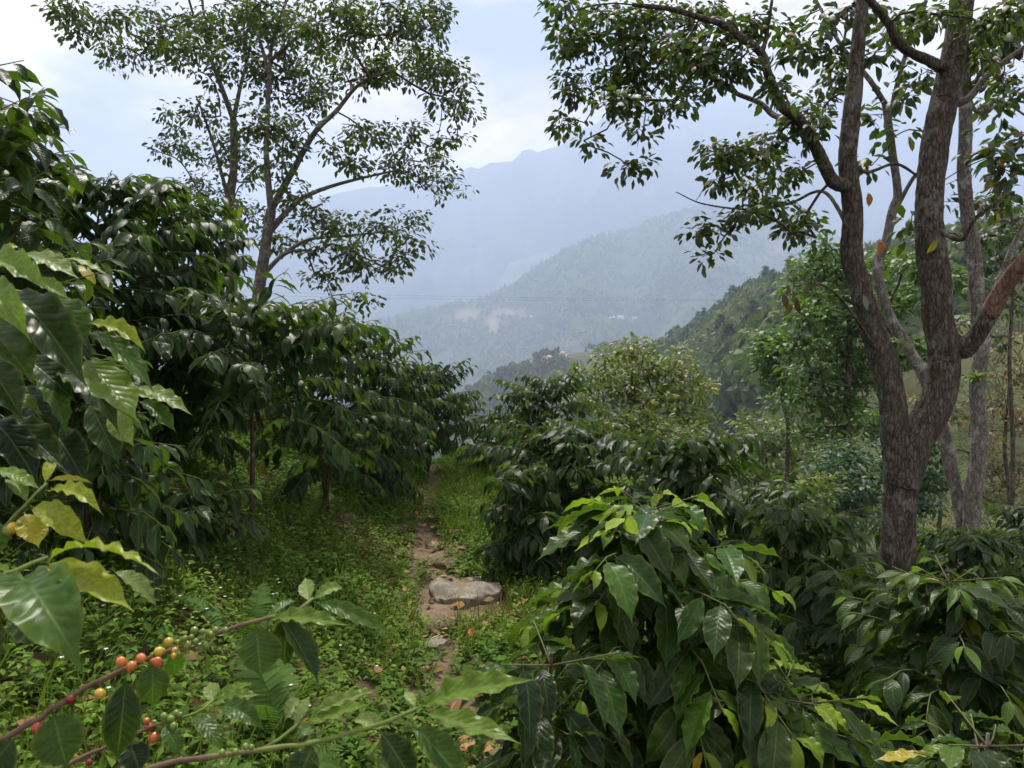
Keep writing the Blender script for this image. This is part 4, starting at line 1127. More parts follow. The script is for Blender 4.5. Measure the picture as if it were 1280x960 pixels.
# dry leaf litter
m = Mesher()
x, y = herb_points(6500, 1.4, 13.0, (-4.0, 3.6))
z = ground_z(x, y); s = x - path_x(y)
keep = in_view(x, y, z) & (rs6.rand(len(x)) < .20 + .8 * np.exp(-(s / .35) ** 2) + .4 * (s > .9))
x, y, z = x[keep], y[keep], z[keep]; n = len(x)
d = np.concatenate([rs6.normal(0, 1, (n, 2)), rs6.normal(0, .2, (n, 1))], 1)
X, Y, Z = frames(d, np.array([0, 0, 1.0]) + rs6.normal(0, .3, (n, 3)))
size = rs6.uniform(.035, .10, n)
tint = np.array([.21, .125, .06]) * rs6.uniform(.5, 1.7, (n, 1)) * np.stack([np.ones(n), rs6.uniform(.75, 1.15, n), rs6.uniform(.6, 1.2, n)], -1)
for k in range(4):
    q = np.arange(k, n, 4)
    place(m, SL[k], np.stack([x, y, z + .02 + .05 * rs6.rand(n) ** 2], -1)[q], X[q], Y[q], Z[q], size[q], np.ones(len(q)), tint[q])
o = m.build('leaf_litter', M_FARLEAF, None, None, 'stuff')
tag(o, 'dry brown leaf litter scattered over the footpath and under the shrubs')
# tiny white flowers
m = Mesher()
fx, fy = rs6.uniform(-1.9, -.6, 60), rs6.uniform(1.8, 4.2, 60)
fz = ground_z(fx, fy) + rs6.uniform(.08, .2, 60)
for a, b, c in zip(fx, fy, fz):
    for k in range(5):
        t = k * 1.2566
        dd = np.array([[math.cos(t), math.sin(t), .25]])
        Xf, Yf, Zf = frames(dd, np.array([[0, 0, 1.0]]))
        place(m, (bl * [1.2, 1, 1], bf, np.zeros((7, 3))), np.array([[a, b, c]]), Xf, Yf, Zf, np.array([.008]), np.array([.6]), np.array([[.75, .75, .72]]))
o = m.build('wild_flowers', M_HERB, None, None, 'stuff')
tag(o, 'tiny white wildflowers dotted among the herbs on the left bank')

# stones
def stone_material(name, a, b, c):
    m_, t, out = new_mat(name)
    p = N(t, 'ShaderNodeBsdfPrincipled'); setin(p, Roughness=0.9); p.inputs['Specular IOR Level'].default_value = 0.2
    tcn = N(t, 'ShaderNodeTexCoord')
    n1 = N(t, 'ShaderNodeTexNoise'); setin(n1, Scale=14.0, Detail=8.0, Roughness=0.7)
    n2 = N(t, 'ShaderNodeTexNoise'); setin(n2, Scale=95.0, Detail=4.0, Roughness=0.7)
    for n_ in (n1, n2): t.links.new(tcn.outputs['Object'], n_.inputs['Vector'])
    col = ramp(t, n1.outputs[0], [(0.3, a), (0.52, b), (0.72, c)])
    col = mix_col(t, 1.0, col, ramp(t, n2.outputs[0], [(0.3, (.7,) * 3), (.7, (1.25,) * 3)]), 'MULTIPLY')
    t.links.new(col, p.inputs['Base Color'])
    bmp = N(t, 'ShaderNodeBump'); setin(bmp, Strength=0.7, Distance=0.012)
    t.links.new(math_node(t, 'ADD', n1.outputs[0], n2.outputs[0]), bmp.inputs['Height']); t.links.new(bmp.outputs[0], p.inputs['Normal'])
    t.links.new(p.outputs[0], out.inputs['Surface'])
    return m_
M_STONE = stone_material('pale_stone', (.12, .105, .08), (.23, .205, .155), (.36, .325, .26))
M_STONE2 = stone_material('brown_stone', (.07, .05, .035), (.16, .115, .08), (.26, .19, .14))
M_STONE3 = stone_material('white_stone', (.3, .28, .26), (.5, .48, .45), (.68, .66, .62))
def stone(px, py, rx, ry, rz, mat, label, seed, flat=.5, rot=0.0, sink=.3, lump=.30):
    """Stone whose middle is seen at (px, py); half sizes in metres."""
    lo, hi = 1.0, 30.0
    for _ in range(50):
        d = (lo + hi) / 2; q = P(px, py, d)
        if q[2] > ground_z(q[0], q[1]) + rz * .3: lo = d
        else: hi = d
    q = P(px, py, lo)
    base = np.array([q[0], q[1], float(ground_z(q[0], q[1]))])
    nu, nv = 40, 24
    th = np.linspace(0, np.pi, nv + 1)[:, None]; ph = np.linspace(0, 2 * np.pi, nu, endpoint=False)[None, :]
    dx_, dy_, dz_ = np.sin(th) * np.cos(ph), np.sin(th) * np.sin(ph), np.cos(th) + 0 * ph
    r = 1 + lump * fbm(dx_ * 1.1 + seed, dy_ * 1.1, dz_ * 1.1, 3) + .10 * np.abs(fbm(dx_ * 3.5 + seed, dy_ * 3.5, dz_ * 3.5, 4))
    def sq(v, e): return np.sign(v) * np.abs(v) ** e
    zz_ = np.clip(sq(dz_, .8) * r, -1, flat + .25 * (1 - flat) * fbm(dx_ * 2 + seed, dy_ * 2, 1.0, 3)) / max(flat, .01)
    xx_, yy_ = sq(dx_, .85) * r * rx, sq(dy_, .85) * r * ry
    c_, s__ = math.cos(rot), math.sin(rot)
    V = np.stack([xx_ * c_ - yy_ * s__, xx_ * s__ + yy_ * c_, zz_ * rz - sink * rz + 0 * xx_], -1).reshape(-1, 3)
    i = np.arange(nv)[:, None] * nu; j = np.arange(nu)[None, :]; j2 = (j + 1) % nu
    a, b, c, d_ = i + j, i + j2, i + nu + j2, i + nu + j
    F = np.concatenate([np.stack([a, d_, c], -1).reshape(-1, 3), np.stack([a, c, b], -1).reshape(-1, 3)])
    o_ = link('stone', make_mesh('stone', V, F, mat), loc=tuple(base))
    return tag(o_, label, 'stone', 'stones along the footpath')
stone(582, 737, .215, .24, .052, M_STONE, 'large flat pale stone lying beside the footpath', 1.3, .30, .1, .3, .12)
stone(565, 702, .16, .10, .08, M_STONE2, 'brownish slanting stone just behind the large flat one', 4.2, .8, -.5, .45)
stone(552, 786, .085, .08, .07, M_STONE2, 'small brown stone in the path nearer than the flat stone', 7.7, .8, .4, .2)
stone(547, 806, .075, .06, .04, M_STONE, 'small flat tan stone at the front of the path stones', 9.1, .6, .9, .2)
stone(503, 744, .05, .045, .04, M_STONE3, 'small whitish stone on the left edge of the path', 12.4, .8, .2, .1)
stone(425, 645, .10, .07, .07, M_STONE2, 'brown stone half buried in the left bank', 15.8, .8, .3, .35)

# a few single fallen leaves that stand out
FALLEN = [(668, 791, 'orange-brown fallen leaf on the grass left of the bright-tipped shrub', (.42, .20, .06), .11), (590, 785, 'upright rusty dry leaf beside the small brown path stone', (.40, .13, .03), .10),
          (502, 735, 'small orange fallen leaf beside the whitish stone', (.45, .22, .05), .07), (372, 690, 'reddish brown fallen leaf lying on the left bank', (.33, .13, .05), .10),
          (279, 722, 'orange-red dry leaf among weeds near the ferns', (.42, .13, .045), .10), (455, 620, 'tan curled dry leaf on the upper left bank', (.30, .16, .07), .11),
          (608, 930, 'long rust-brown leaf on the path at the bottom edge', (.32, .13, .04), .13), (430, 660, 'pale brown leaf below the half buried stone', (.30, .2, .11), .09)]
for i, (px, py, lab, c, sz) in enumerate(FALLEN):
    lo, hi = 1.0, 20.0
    for _ in range(45):
        dd = (lo + hi) / 2; q = P(px, py, dd)
        if q[2] > ground_z(q[0], q[1]) + .07: lo = dd
        else: hi = dd
    q = P(px, py, lo)
    o_ = link('fallen_leaf', ME_MID[i % 6], mat4=Matrix.Translation(Vector(q)) @ Matrix.Rotation(rs6.uniform(0, 6.28), 4, 'Z') @ Matrix.Rotation(rs6.uniform(.1, .7), 4, 'Y') @ Matrix.Scale(sz, 4), color=(*c, 1))
    tag(o_, lab, 'leaf', 'fallen leaves')

# ferns
def frond(length, seed):
    rs = np.random.RandomState(seed)
    m_ = Mesher()
    t = np.linspace(0, 1, 22)
    pts = np.stack([.05 * np.sin(t * 3 + seed) * length, t * length * .93, .38 * length * np.sin(t * 2.1)], -1)
    V, F, L = tube(pts, np.linspace(.0024, .0006, 22), 4)
    m_.add(V, F, (.10, .13, .04), L)
    n = 24
    for sd_ in (-1, 1):
        ss = np.linspace(.14, .985, n)
        pp = np.stack([np.interp(ss, t, pts[:, c]) for c in range(3)], -1)
        ll = length * .21 * np.sin(np.pi * np.clip(ss, 0, 1) ** .75) ** .8 + .006
        dd = np.stack([np.full(n, sd_ * 1.0), np.full(n, .35), np.full(n, -.12)], -1) + rs.normal(0, .05, (n, 3))
        Xf, Yf, Zf = frames(dd, np.tile([0, -.3, 1.0], (n, 1)))
        place(m_, (bl * [.9, 1, .6], bf, np.zeros((7, 3))), pp, Xf, Yf, Zf, ll, np.full(n, .26), np.array([.085, .16, .035]) * rs.uniform(.75, 1.25, (n, 1)))
    V, F = np.concatenate(m_.V), np.concatenate(m_.F)
    return make_mesh('frond', V, F, M_HERB, np.concatenate(m_.T), np.concatenate(m_.L))
FRONDS = [frond(.30, 1), frond(.36, 2), frond(.26, 3)]
for i, (px, dep, lab, nf) in enumerate([(338, 2.5, 'feathery fern on the left bank behind the fruiting branch', 6), (352, 1.95, 'fern growing below the tip leaves of the fruiting branch', 5), (300, 3.1, 'small fern farther up the left bank', 4)]):
    xg, yg = ground_at(px, dep)
    b_ = np.array([xg, yg, float(ground_z(xg, yg))])
    r_ = thing('fern', b_, lab, 'fern', 'ferns on the bank')
    for k in range(nf):
        link('frond', FRONDS[k % 3], r_, mat4=Matrix.Rotation(k * 6.28 / nf + rs6.uniform(-.4, .4), 4, 'Z') @ Matrix.Rotation(rs6.uniform(.25, .7), 4, 'X') @ Matrix.Scale(rs6.uniform(.8, 1.15), 4))
# reddish flower spikes
for i, (px, py, dep, lab) in enumerate([(316, 705, 2.7, 'red weed spike rising above the near ferns'), (445, 665, 4.0, 'pinkish weed spike on the left bank beside the path')]):
    xg, yg = ground_at(px, dep)
    b_ = np.array([xg, yg, float(ground_z(xg, yg))])
    m_ = Mesher()
    hgt_ = .24
    V, F, L = tube([(0, 0, 0), (.01, 0, hgt_ * .6), (.02, .01, hgt_)], [.0025, .002, .001], 5)
    m_.add(V, F, (.16, .05, .045), L)
    nn = 60
    tt = rs6.uniform(.4, 1, nn); aa = rs6.uniform(0, 6.28, nn)
    dd = np.stack([np.cos(aa), np.sin(aa), np.full(nn, .4)], -1)
    Xf, Yf, Zf = frames(dd, rs6.normal(0, 1, (nn, 3)))
    place(m_, SL[0], np.stack([.02 * tt, 0 * tt, hgt_ * tt], -1), Xf, Yf, Zf, np.full(nn, .018) * (1.3 - tt), np.full(nn, 1.0), np.array([.26, .06, .06]) * rs6.uniform(.6, 1.3, (nn, 1)))
    o_ = m_.build('weed_spike', M_HERB)
    o_.location = b_
    tag(o_, lab, 'weed', 'red weed spikes')
# ------------------------------------------------------------------ slopes beyond the coffee: single trees, woods, houses, cables
rs7 = np.random.RandomState(77)
def hill_height(name, px, s):
    """Height, x and depth on a hill at column px and slope position s (-1 foot .. 0 ridge)."""
    X, D, Z, S = HILLS[name]
    cols = X.shape[1]
    c = np.clip((px + 500.0) / 2300.0 * (cols - 1), 0, cols - 1.001)
    sv = S[:, 0]
    r = np.interp(s, sv, np.arange(len(sv)))
    r = np.clip(r, 0, len(sv) - 1.001)
    i, j = r.astype(int), c.astype(int); a, b = r - i, c - j
    f = lambda A: A[i, j] * (1 - a) * (1 - b) + A[i + 1, j] * a * (1 - b) + A[i, j + 1] * (1 - a) * b + A[i + 1, j + 1] * a * b
    return f(X), f(D), f(Z)
def surf_z(x, y):
    z = float(ground_z(x, y))
    X, D, Z, S = HILLS['pine_slope']
    px = 640 + FPX * x / y
    c = int(np.clip((px + 500.0) / 2300.0 * (X.shape[1] - 1), 0, X.shape[1] - 1))
    if D[0, c] < y < D[-1, c]:
        z = max(z, float(np.interp(y, D[:, c], Z[:, c])))
    return z
def cloud_tree(n, seed, shape='cone', tri=.30):
    """A crown of n loose facets, height 1, width about 0.5."""
    rs = np.random.RandomState(seed)
    if shape == 'cone':
        h = rs.rand(n) ** 1.1; rr = (.06 + .27 * (1 - h)) * np.sqrt(rs.rand(n)) * (1 + .35 * np.sin(h * 22))
    elif shape == 'umbrella':
        h = .45 + .55 * rs.rand(n) ** .8; rr = .42 * np.sqrt(np.clip(1 - ((h - .55) / .46) ** 2, .03, 1)) * rs.rand(n) ** .4
    else:
        h = .12 + .88 * rs.rand(n); rr = .36 * np.sqrt(np.clip(1 - ((h - .55) / .5) ** 2, .02, 1)) * rs.rand(n) ** .35
    a = rs.uniform(0, 6.28, n)
    c = np.stack([rr * np.cos(a), rr * np.sin(a), h], -1)
    out = unit(np.stack([np.cos(a), np.sin(a), rs.uniform(-.1, .9, n)], -1) + rs.normal(0, .35, (n, 3)))
    e1 = unit(np.cross(out, rs.normal(0, 1, (n, 3)))); e2 = np.cross(out, e1)
    k = tri * rs.uniform(.5, 1.1, n)[:, None] * .5
    droop = np.array([0, 0, -.25])
    V = np.stack([c + e1 * k, c - e1 * k * .6 + e2 * k * .8 + droop * k, c - e1 * k * .5 - e2 * k * .9 + droop * k], 1).reshape(-1, 3)
    F = np.arange(3 * n).reshape(-1, 3)
    shade = (.8 + .4 * rs.rand(n)).repeat(3)
    return V, F, shade
def wood(name, label, hillname, n, px_r, s_r, hts, cols, tmpls, mat, keep=None, power=1.0):
    """A distant wood standing on a hill as one mass."""
    px = rs7.uniform(*px_r, n); s = s_r[0] + (s_r[1] - s_r[0]) * rs7.rand(n) ** power
    x, y, z = hill_height(hillname, px, s)
    ok = np.ones(n, bool) if keep is None else keep(px, s, x, y, z)
    x, y, z, px, s = x[ok], y[ok], z[ok], px[ok], s[ok]; n = len(x)
    m = Mesher()
    ht = rs7.uniform(*hts, n); az = rs7.uniform(0, 6.28, n)
    ci = np.clip(fbm(x / (hts[1] * 5), y / (hts[1] * 5), 5.0, 3) * .9 + .5 + rs7.normal(0, .25, n), 0, .999)
    cols = np.array(cols); cf = ci * (len(cols) - 1); i0 = cf.astype(int); fr = (cf - i0)[:, None]
    col = (cols[i0] * (1 - fr) + cols[np.minimum(i0 + 1, len(cols) - 1)] * fr) * rs7.uniform(.7, 1.3, (n, 1))
    for k, (V, F, sh) in enumerate(tmpls):
        q = np.arange(k, n, len(tmpls)); mm = len(q)
        if mm == 0: continue
        ca, sa = np.cos(az[q])[:, None], np.sin(az[q])[:, None]
        w = ht[q][:, None] * rs7.uniform(.85, 1.25, (mm, 1))
        vx = (V[None, :, 0] * ca - V[None, :, 1] * sa) * w + x[q][:, None]
        vy = (V[None, :, 0] * sa + V[None, :, 1] * ca) * w + y[q][:, None]
        vz = V[None, :, 2] * ht[q][:, None] + z[q][:, None] - .06 * ht[q][:, None]
        FF = (F[None] + (np.arange(mm) * len(V))[:, None, None]).reshape(-1, 3)
        m.add(np.stack([vx, vy, vz], -1).reshape(-1, 3), FF, (col[q][:, None, :] * sh[None, :, None]).reshape(-1, 3))
    o = m.build(name, mat, None, None, 'stuff', smooth=False)
    return tag(o, label)
CONES = [cloud_tree(24, 1, 'round', .40), cloud_tree(24, 2, 'round', .42), cloud_tree(24, 3, 'cone', .40)]
MIXED = [cloud_tree(56, 4, 'round', .28), cloud_tree(56, 5, 'cone', .28), cloud_tree(56, 6, 'umbrella', .28), cloud_tree(56, 7, 'round', .28)]
def clearings(px, s, x, y, z):
    qx, qy, _ = project(np.stack([x, y, z], -1))
    bare = ((np.abs(qx - 616) < 5) & (np.abs(qy - 405) < 14)) | ((np.abs(qx - 582) < 14) & (np.abs(qy - 393) < 7)) | ((np.abs(qx - 765) < 22) & (np.abs(qy - 399) < 4)) | ((np.abs(qx - 640) < 18) & (np.abs(qy - 392) < 4))
    return ~bare & (fbm(x / 60, y / 60, 3.3, 3) > -.62)
wood('ridge_woods', 'hazy blue-green woods covering the long ridge across the valley', 'main_ridge', 14000, (380, 1330), (-.8, 0.0), (8, 17), [(.06, .10, .038), (.10, .145, .045), (.17, .19, .065)], CONES, M_FARLEAF, clearings, .85)
wood('village_woods', 'mixed green and russet woods on the low ridge around the houses', 'village_ridge', 3200, (540, 1000), (-.7, 0.02), (5, 11), [(.19, .11, .06), (.09, .125, .04), (.06, .095, .035), (.16, .15, .06)], MIXED, M_FARLEAF,
     lambda px, s, x, y, z: fbm(x / 28, y / 28, 7.3, 3) > -.30, .8)
wood('slope_woods', 'dark green mixed woods covering the near pine slope', 'pine_slope', 5200, (700, 1420), (-.78, 0.0), (6, 12), [(.048, .075, .026), (.075, .112, .034), (.125, .145, .045)], MIXED, M_FARLEAF,
     lambda px, s, x, y, z: (y > 120) & (fbm(x / 24, y / 24, 2.3, 3) > -.38), .9)

# prototypes
def tri_tufts(m, centres, rs, per, rad, size, col, col2, flat=.45):
    n = len(centres) * per
    c = np.repeat(centres, per, 0)
    dirs = unit(rs.normal(0, 1, (n, 3))) * np.array([1, 1, flat])
    pos = c + dirs * rad * rs.uniform(.2, 1, (n, 1))
    d = dirs + np.array([0, 0, .25]) + rs.normal(0, .2, (n, 3))
    X, Y, Z = frames(d, rs.normal(0, 1, (n, 3)) + np.array([0, 0, 1.0]))
    t = rs.rand(n, 1)
    tint = (np.array(col) * (1 - t) + np.array(col2) * t) * np.repeat(rs.uniform(.7, 1.3, (len(centres), 1)), per, 0)
    tm = (np.array([[-.16, 0, 0], [.16, 0, 0], [0, 1, 0], [0, .5, .08]]), np.array([[0, 1, 3], [1, 2, 3], [0, 3, 2]]), np.zeros((4, 3)))
    place(m, tm, pos, X, Y, Z, size * rs.uniform(.6, 1.3, n), np.ones(n), tint)
def pine_proto(seed, H=13.0):
    rs = np.random.RandomState(seed)
    lean = rs.normal(0, .3, 2)
    tl = smooth_line([(0, 0, -.8), (lean[0] * .4, lean[1] * .4, H * .5), (lean[0], lean[1], H)], .8)
    mt = Mesher(); V, F, L = tube(tl, np.linspace(.22, .04, len(tl)), 7); mt.add(V, F, (.085, .06, .045), L)
    mc = Mesher(); cen = []
    h = H * .32
    while h < H:
        t = (h - H * .32) / (H * .68)
        for k in range(rs.randint(3, 6)):
            a = rs.uniform(0, 6.28); Lb = (2.6 * (1 - t) ** .75 + .5) * rs.uniform(.6, 1.15)
            p0 = np.array([np.interp(h, tl[:, 2], tl[:, 0]), np.interp(h, tl[:, 2], tl[:, 1]), h])
            p1 = p0 + np.array([math.cos(a) * Lb, math.sin(a) * Lb, Lb * rs.uniform(.0, .35)])
            V, F, L = tube(smooth_line([p0, (p0 + p1) / 2 + [0, 0, -.1], p1], .5), .035, 4); mt.add(V, F, (.085, .06, .045), L)
            cen += [p1, p0 + (p1 - p0) * .7 + rs.normal(0, .25, 3), p0 + (p1 - p0) * .45 + rs.normal(0, .2, 3)]
        h += H * rs.uniform(.045, .075)
    cen.append(np.array([tl[-1][0], tl[-1][1], H]))
    tri_tufts(mc, np.array(cen), rs, 26, .62, .62, (.050, .080, .034), (.130, .155, .055))
    mk = lambda nm, m, mat: make_mesh(nm, np.concatenate(m.V), np.concatenate(m.F), mat, np.concatenate(m.T), np.concatenate(m.L))
    return mk('trunk', mt, M_TWIG), mk('crown', mc, M_FARLEAF)
def broad_proto(seed, H=7.0, wide=.5, col=(.045, .08, .022), col2=(.10, .14, .035), leaf=.22, nb=34, per=26, rad=.6):
    rs = np.random.RandomState(seed)
    sk = Skeleton()
    line, rad_, ids = sk.limb([(0, 0, -.5), (rs.normal(0, .15), rs.normal(0, .15), H * .35), (rs.normal(0, .3), rs.normal(0, .3), H * .7)], .04 * H * .45, .03, None, .3)
    mt = Mesher(); V, F, L = tube(line, rad_, 8, bark=.05, seed=seed); mt.add(V, F, (.09, .07, .055), L)
    r = np.sqrt(rs.rand(nb)); a = rs.uniform(0, 6.28, nb); hh = rs.uniform(.28, 1.0, nb)
    rr = wide * H * np.sqrt(np.clip(1 - ((hh - .6) / .48) ** 2, .05, 1)) * r ** .6
    tg = np.stack([rr * np.cos(a), rr * np.sin(a), hh * H], -1)
    for pts, r_ in grow_twigs(sk, tg, rs, .4, .015, .07, .05):
        V, F, L = tube(pts, r_, 4, cap=False); mt.add(V, F, (.09, .07, .055), L)
    mc = Mesher(); scatter_leaves(mc, tg, rs, per, rad, leaf, col, col2, .3, .5)
    mk = lambda nm, m, mat: make_mesh(nm, np.concatenate(m.V), np.concatenate(m.F), mat, np.concatenate(m.T), np.concatenate(m.L))
    return mk('trunk', mt, M_TWIG), mk('crown', mc, M_FARLEAF)
def put(proto, name, x, y, z, sc, label, cat, group, sx=1.0):
    r = thing(name, (x, y, z), label, cat, group)
    a = rs7.uniform(0, 6.28)
    r.rotation_euler = (0, 0, a); r.scale = (sc * sx, sc * sx, sc)
    link('trunk', proto[0], r); link('crown', proto[1], r)
    return r
PINES = [pine_proto(s) for s in (1, 2, 3, 4)]
# pines that stand out along the skyline of the near slope
SKY = [(915, -.02, 1.0, 'broad pine crowning the near slope left of the green layered tree'), (955, -.03, 1.15, 'tallest flat-topped pine on the near slope skyline'), (985, -.05, 1.2, 'pine at the right end of the visible skyline, beside the green layered tree'),
       (872, -.01, .9, 'pine on the skyline above the yellowish tree'), (838, -.01, .85, 'leftmost pine on the near slope skyline'), (808, 0, .7, 'small pale pine where the near slope meets the low ridge')]
for k, (px, s, sc, lab) in enumerate(SKY):
    x, y, z = [float(v[0]) for v in hill_height('pine_slope', np.array([px]), np.array([s]))]
    put(PINES[k % 4], 'pine_tree', x, y, z, sc, lab, 'pine tree', 'pines on the near slope', 1.15)
def zone(px, s):
    a = 'above the yellowish tree' if px < 900 else 'left of the layered green tree' if px < 1000 else 'behind the layered green tree' if px < 1110 else 'behind the pale trunks'
    b = 'high' if s > -.2 else 'halfway down' if s > -.5 else 'low'
    return b, a
LOOK = ['mid-green broadleaf tree', 'yellow-green spreading broadleaf tree', 'tall dark green broadleaf tree', 'low olive broadleaf tree']
n_p = 0
while n_p < 95:
    px, s = rs7.uniform(785, 1290), -rs7.rand() ** 1.2 * .62
    x, y, z = [float(v[0]) for v in hill_height('pine_slope', np.array([px]), np.array([s]))]
    if y < 110: continue
    put(PINES[n_p % 4], 'pine_tree', x, y, z, rs7.uniform(.6, 1.05), 'pine %s on the near slope %s' % zone(px, s), 'pine tree', 'pines on the near slope', 1.1)
    n_p += 1
BROAD = [broad_proto(11), broad_proto(12, 6.0, .6, (.07, .105, .025), (.15, .17, .04)), broad_proto(13, 8.0, .42, (.035, .065, .022), (.07, .10, .03)), broad_proto(14, 5.0, .65, (.10, .11, .028), (.18, .17, .045))]
n_b = 0
while n_b < 165:
    px, s = rs7.uniform(800, 1300), rs7.uniform(-.97, -.40)
    x, y, z = [float(v[0]) for v in hill_height('pine_slope', np.array([px]), np.array([s]))]
    if y > 185 or y < 24: continue
    put(BROAD[n_b % 4], 'broadleaf_tree', x, y, z - .1, rs7.uniform(.5, .95) * min(1, y / 60 + .35), '%s %s on the near slope %s' % (LOOK[n_b % 4], *zone(px, s)), 'tree', 'broadleaf trees on the lower slope')
    n_b += 1

# traced trees of the middle distance
def mid_tree(name, label, px, depth, trunk_rows, clumps, seed, leaf, col, col2, density, per, rad, dspread=1.0, r=.12, bark=M_BARK, droop=.4, brown=0.0, cat='tree', r_max=.05, r_tip=.008):
    x, y = ground_at(px, depth)
    b = np.array([x, y, surf_z(x, y) - .1])
    return tree_from(name, label, b, [('trunk', [b] + [q for q in trunk_rows], r, r * .35, None)], clumps, depth, dspread, seed, bark, leaf, col, col2, density=density, per=per, rad=rad, trunk_sides=8, step=.25, r_tip=r_tip, r_max=r_max, bark_relief=.03, droop=droop, brown=brown, leafmat=M_TREELEAF, sag=.05, cat=cat, group='trees beyond the coffee')
mid_tree('olive_tree', 'round yellowish green tree just beyond the right coffee row', 790, 14.0, [(790, 560, 14), (785, 520, 14), (795, 480, 14)],
 [(800,437,30,8),(775,448,36,10),(838,455,32,11),(742,466,30,10),(800,468,46,14),(860,488,26,14),(762,494,42,14),(820,504,46,15),(868,522,22,15),(785,528,40,14),(842,542,36,12),(712,472,16,7),(735,500,24,12),(855,560,24,12),(800,560,40,14),(755,545,30,14)],
 41, .12, (.115, .155, .022), (.21, .22, .03), 2.6, 34, .30, 1.2, .10, droop=.2, brown=.03, r_tip=.005, r_max=.03)
mid_tree('layered_tree', 'light green tree with layered feathery foliage left of the forked trunk', 1060, 17.0, [(1062, 600, 17), (1058, 520, 17), (1062, 430, 17), (1058, 330, 17)],
 [(1038,312,20,7),(1022,332,30,8),(1055,345,36,9),(1012,362,26,7),(1045,374,40,9),(1022,396,34,8),(1065,408,36,10),(1000,428,24,8),(1040,438,42,10),(1080,448,32,11),(1010,462,28,9),(1060,476,42,10),(1000,498,26,8),(1042,512,38,9),(1076,528,32,11),(1020,542,32,9),(1095,330,26,10),(1130,375,30,12),(1145,330,24,10),(1100,395,26,9),(1150,440,28,12),(1190,350,24,12)],
 42, .19, (.075, .15, .035), (.14, .23, .05), 3.4, 36, .40, 1.3, .14, droop=.15)
mid_tree('layered_tree', 'bright green leafy lobe of a smaller tree left of the layered one', 975, 19.0, [(985, 560, 19), (978, 500, 19), (970, 440, 19)],
 [(958,422,14,9),(970,440,22,12),(962,462,18,12),(972,482,16,12),(978,500,11,8),(985,430,12,8),(952,440,10,8)],
 43, .17, (.05, .13, .028), (.085, .18, .035), 4.0, 36, .36, .5, .09, droop=.15)
mid_tree('feathery_tree', 'blue-green feathery tree low behind the forked trunk', 1075, 13.0, [(1078, 680, 13), (1080, 630, 13), (1075, 580, 13)],
 [(1062,562,36,8),(1040,580,36,8),(1085,585,36,9),(1052,602,44,8),(1095,610,30,9),(1038,622,34,8),(1075,632,38,9),(1050,648,34,8),(1150,560,24,14),(1165,600,24,14),(1150,630,26,12)],
 44, .13, (.035, .085, .040), (.065, .125, .06), 3.6, 34, .30, .8, .09, droop=.25)
mid_tree('bush', 'yellow-green spreading bush in the gully left of the layered tree', 960, 24.0, [(960, 620, 24), (958, 580, 24)],
 [(945,528,34,8),(985,540,34,8),(930,545,34,8),(965,560,44,9),(1000,575,36,8),(935,575,36,8),(1010,600,36,8),(965,600,40,9),(920,600,30,9)],
 45, .22, (.08, .12, .025), (.15, .18, .035), 3.0, 28, .42, 1.5, .09, droop=.1, cat='bush')
mid_tree('bush', 'low olive bush just beyond the shiny coffee shrub', 1000, 11.0, [(1000, 680, 11), (1002, 640, 11)],
 [(985,612,32,7),(1015,600,32,7),(970,625,30,8),(1030,618,28,8),(1000,632,40,8)],
 46, .10, (.10, .13, .025), (.17, .18, .035), 3.0, 26, .20, .5, .05, droop=.1, cat='bush')
mid_tree('brush', 'russet thinly leaved brush at the right edge behind the pale trunks', 1262, 13.0, [(1262, 640, 13), (1256, 560, 13), (1262, 480, 13)],
 [(1255,440,26,12),(1270,470,22,12),(1245,500,26,12),(1268,520,24,12),(1250,545,26,12),(1275,420,16,10),(1290,470,26,16),(1300,520,26,16)],
 47, .10, (.13, .085, .05), (.10, .11, .04), 2.4, 16, .28, .8, .06, droop=.6, brown=.35, cat='brush', r_tip=.005)
mid_tree('brush', 'green and brown brush low on the right between the pale trunks', 1175, 15.0, [(1175, 640, 15), (1178, 560, 15)],
 [(1160,500,20,12),(1185,520,20,12),(1240,580,30,12),(1265,600,26,12),(1180,470,16,10),(1245,620,30,10)],
 48, .12, (.07, .085, .035), (.12, .11, .05), 2.6, 20, .30, .8, .06, droop=.5, brown=.25, cat='brush', r_tip=.005)
mid_tree('dark_tree', 'dark leafy tree filling the upper right edge behind the pale tree', 1262, 11.0, [(1266, 600, 11), (1262, 450, 11), (1268, 330, 11), (1262, 240, 11)],
 [(1240,300,26,12),(1262,270,24,14),(1255,330,26,12),(1275,300,20,14),(1240,360,22,10),(1268,380,20,12),(1230,250,18,10),(1300,330,24,20),(1200,290,16,9),(1195,400,18,10),(1225,420,18,9),(1150,300,14,9)],
 49, .13, (.025, .045, .016), (.06, .085, .024), 2.0, 18, .26, .8, .045, droop=.5, brown=.06)

# more coffee lower on the slope behind the trunks
shrub_at(1150, 7.4, 652, 120, 'coffee shrub lower down the slope, seen between the trunks', 901, stems=3, step=.11, single=0)
shrub_at(1265, 7.0, 630, 110, 'coffee shrub lower down the slope at the right edge', 902, stems=3, step=.11, single=0)
shrub_at(985, 6.2, 604, 100, 'coffee shrub behind the shiny low one on the right', 903, stems=3, step=.10, single=0)

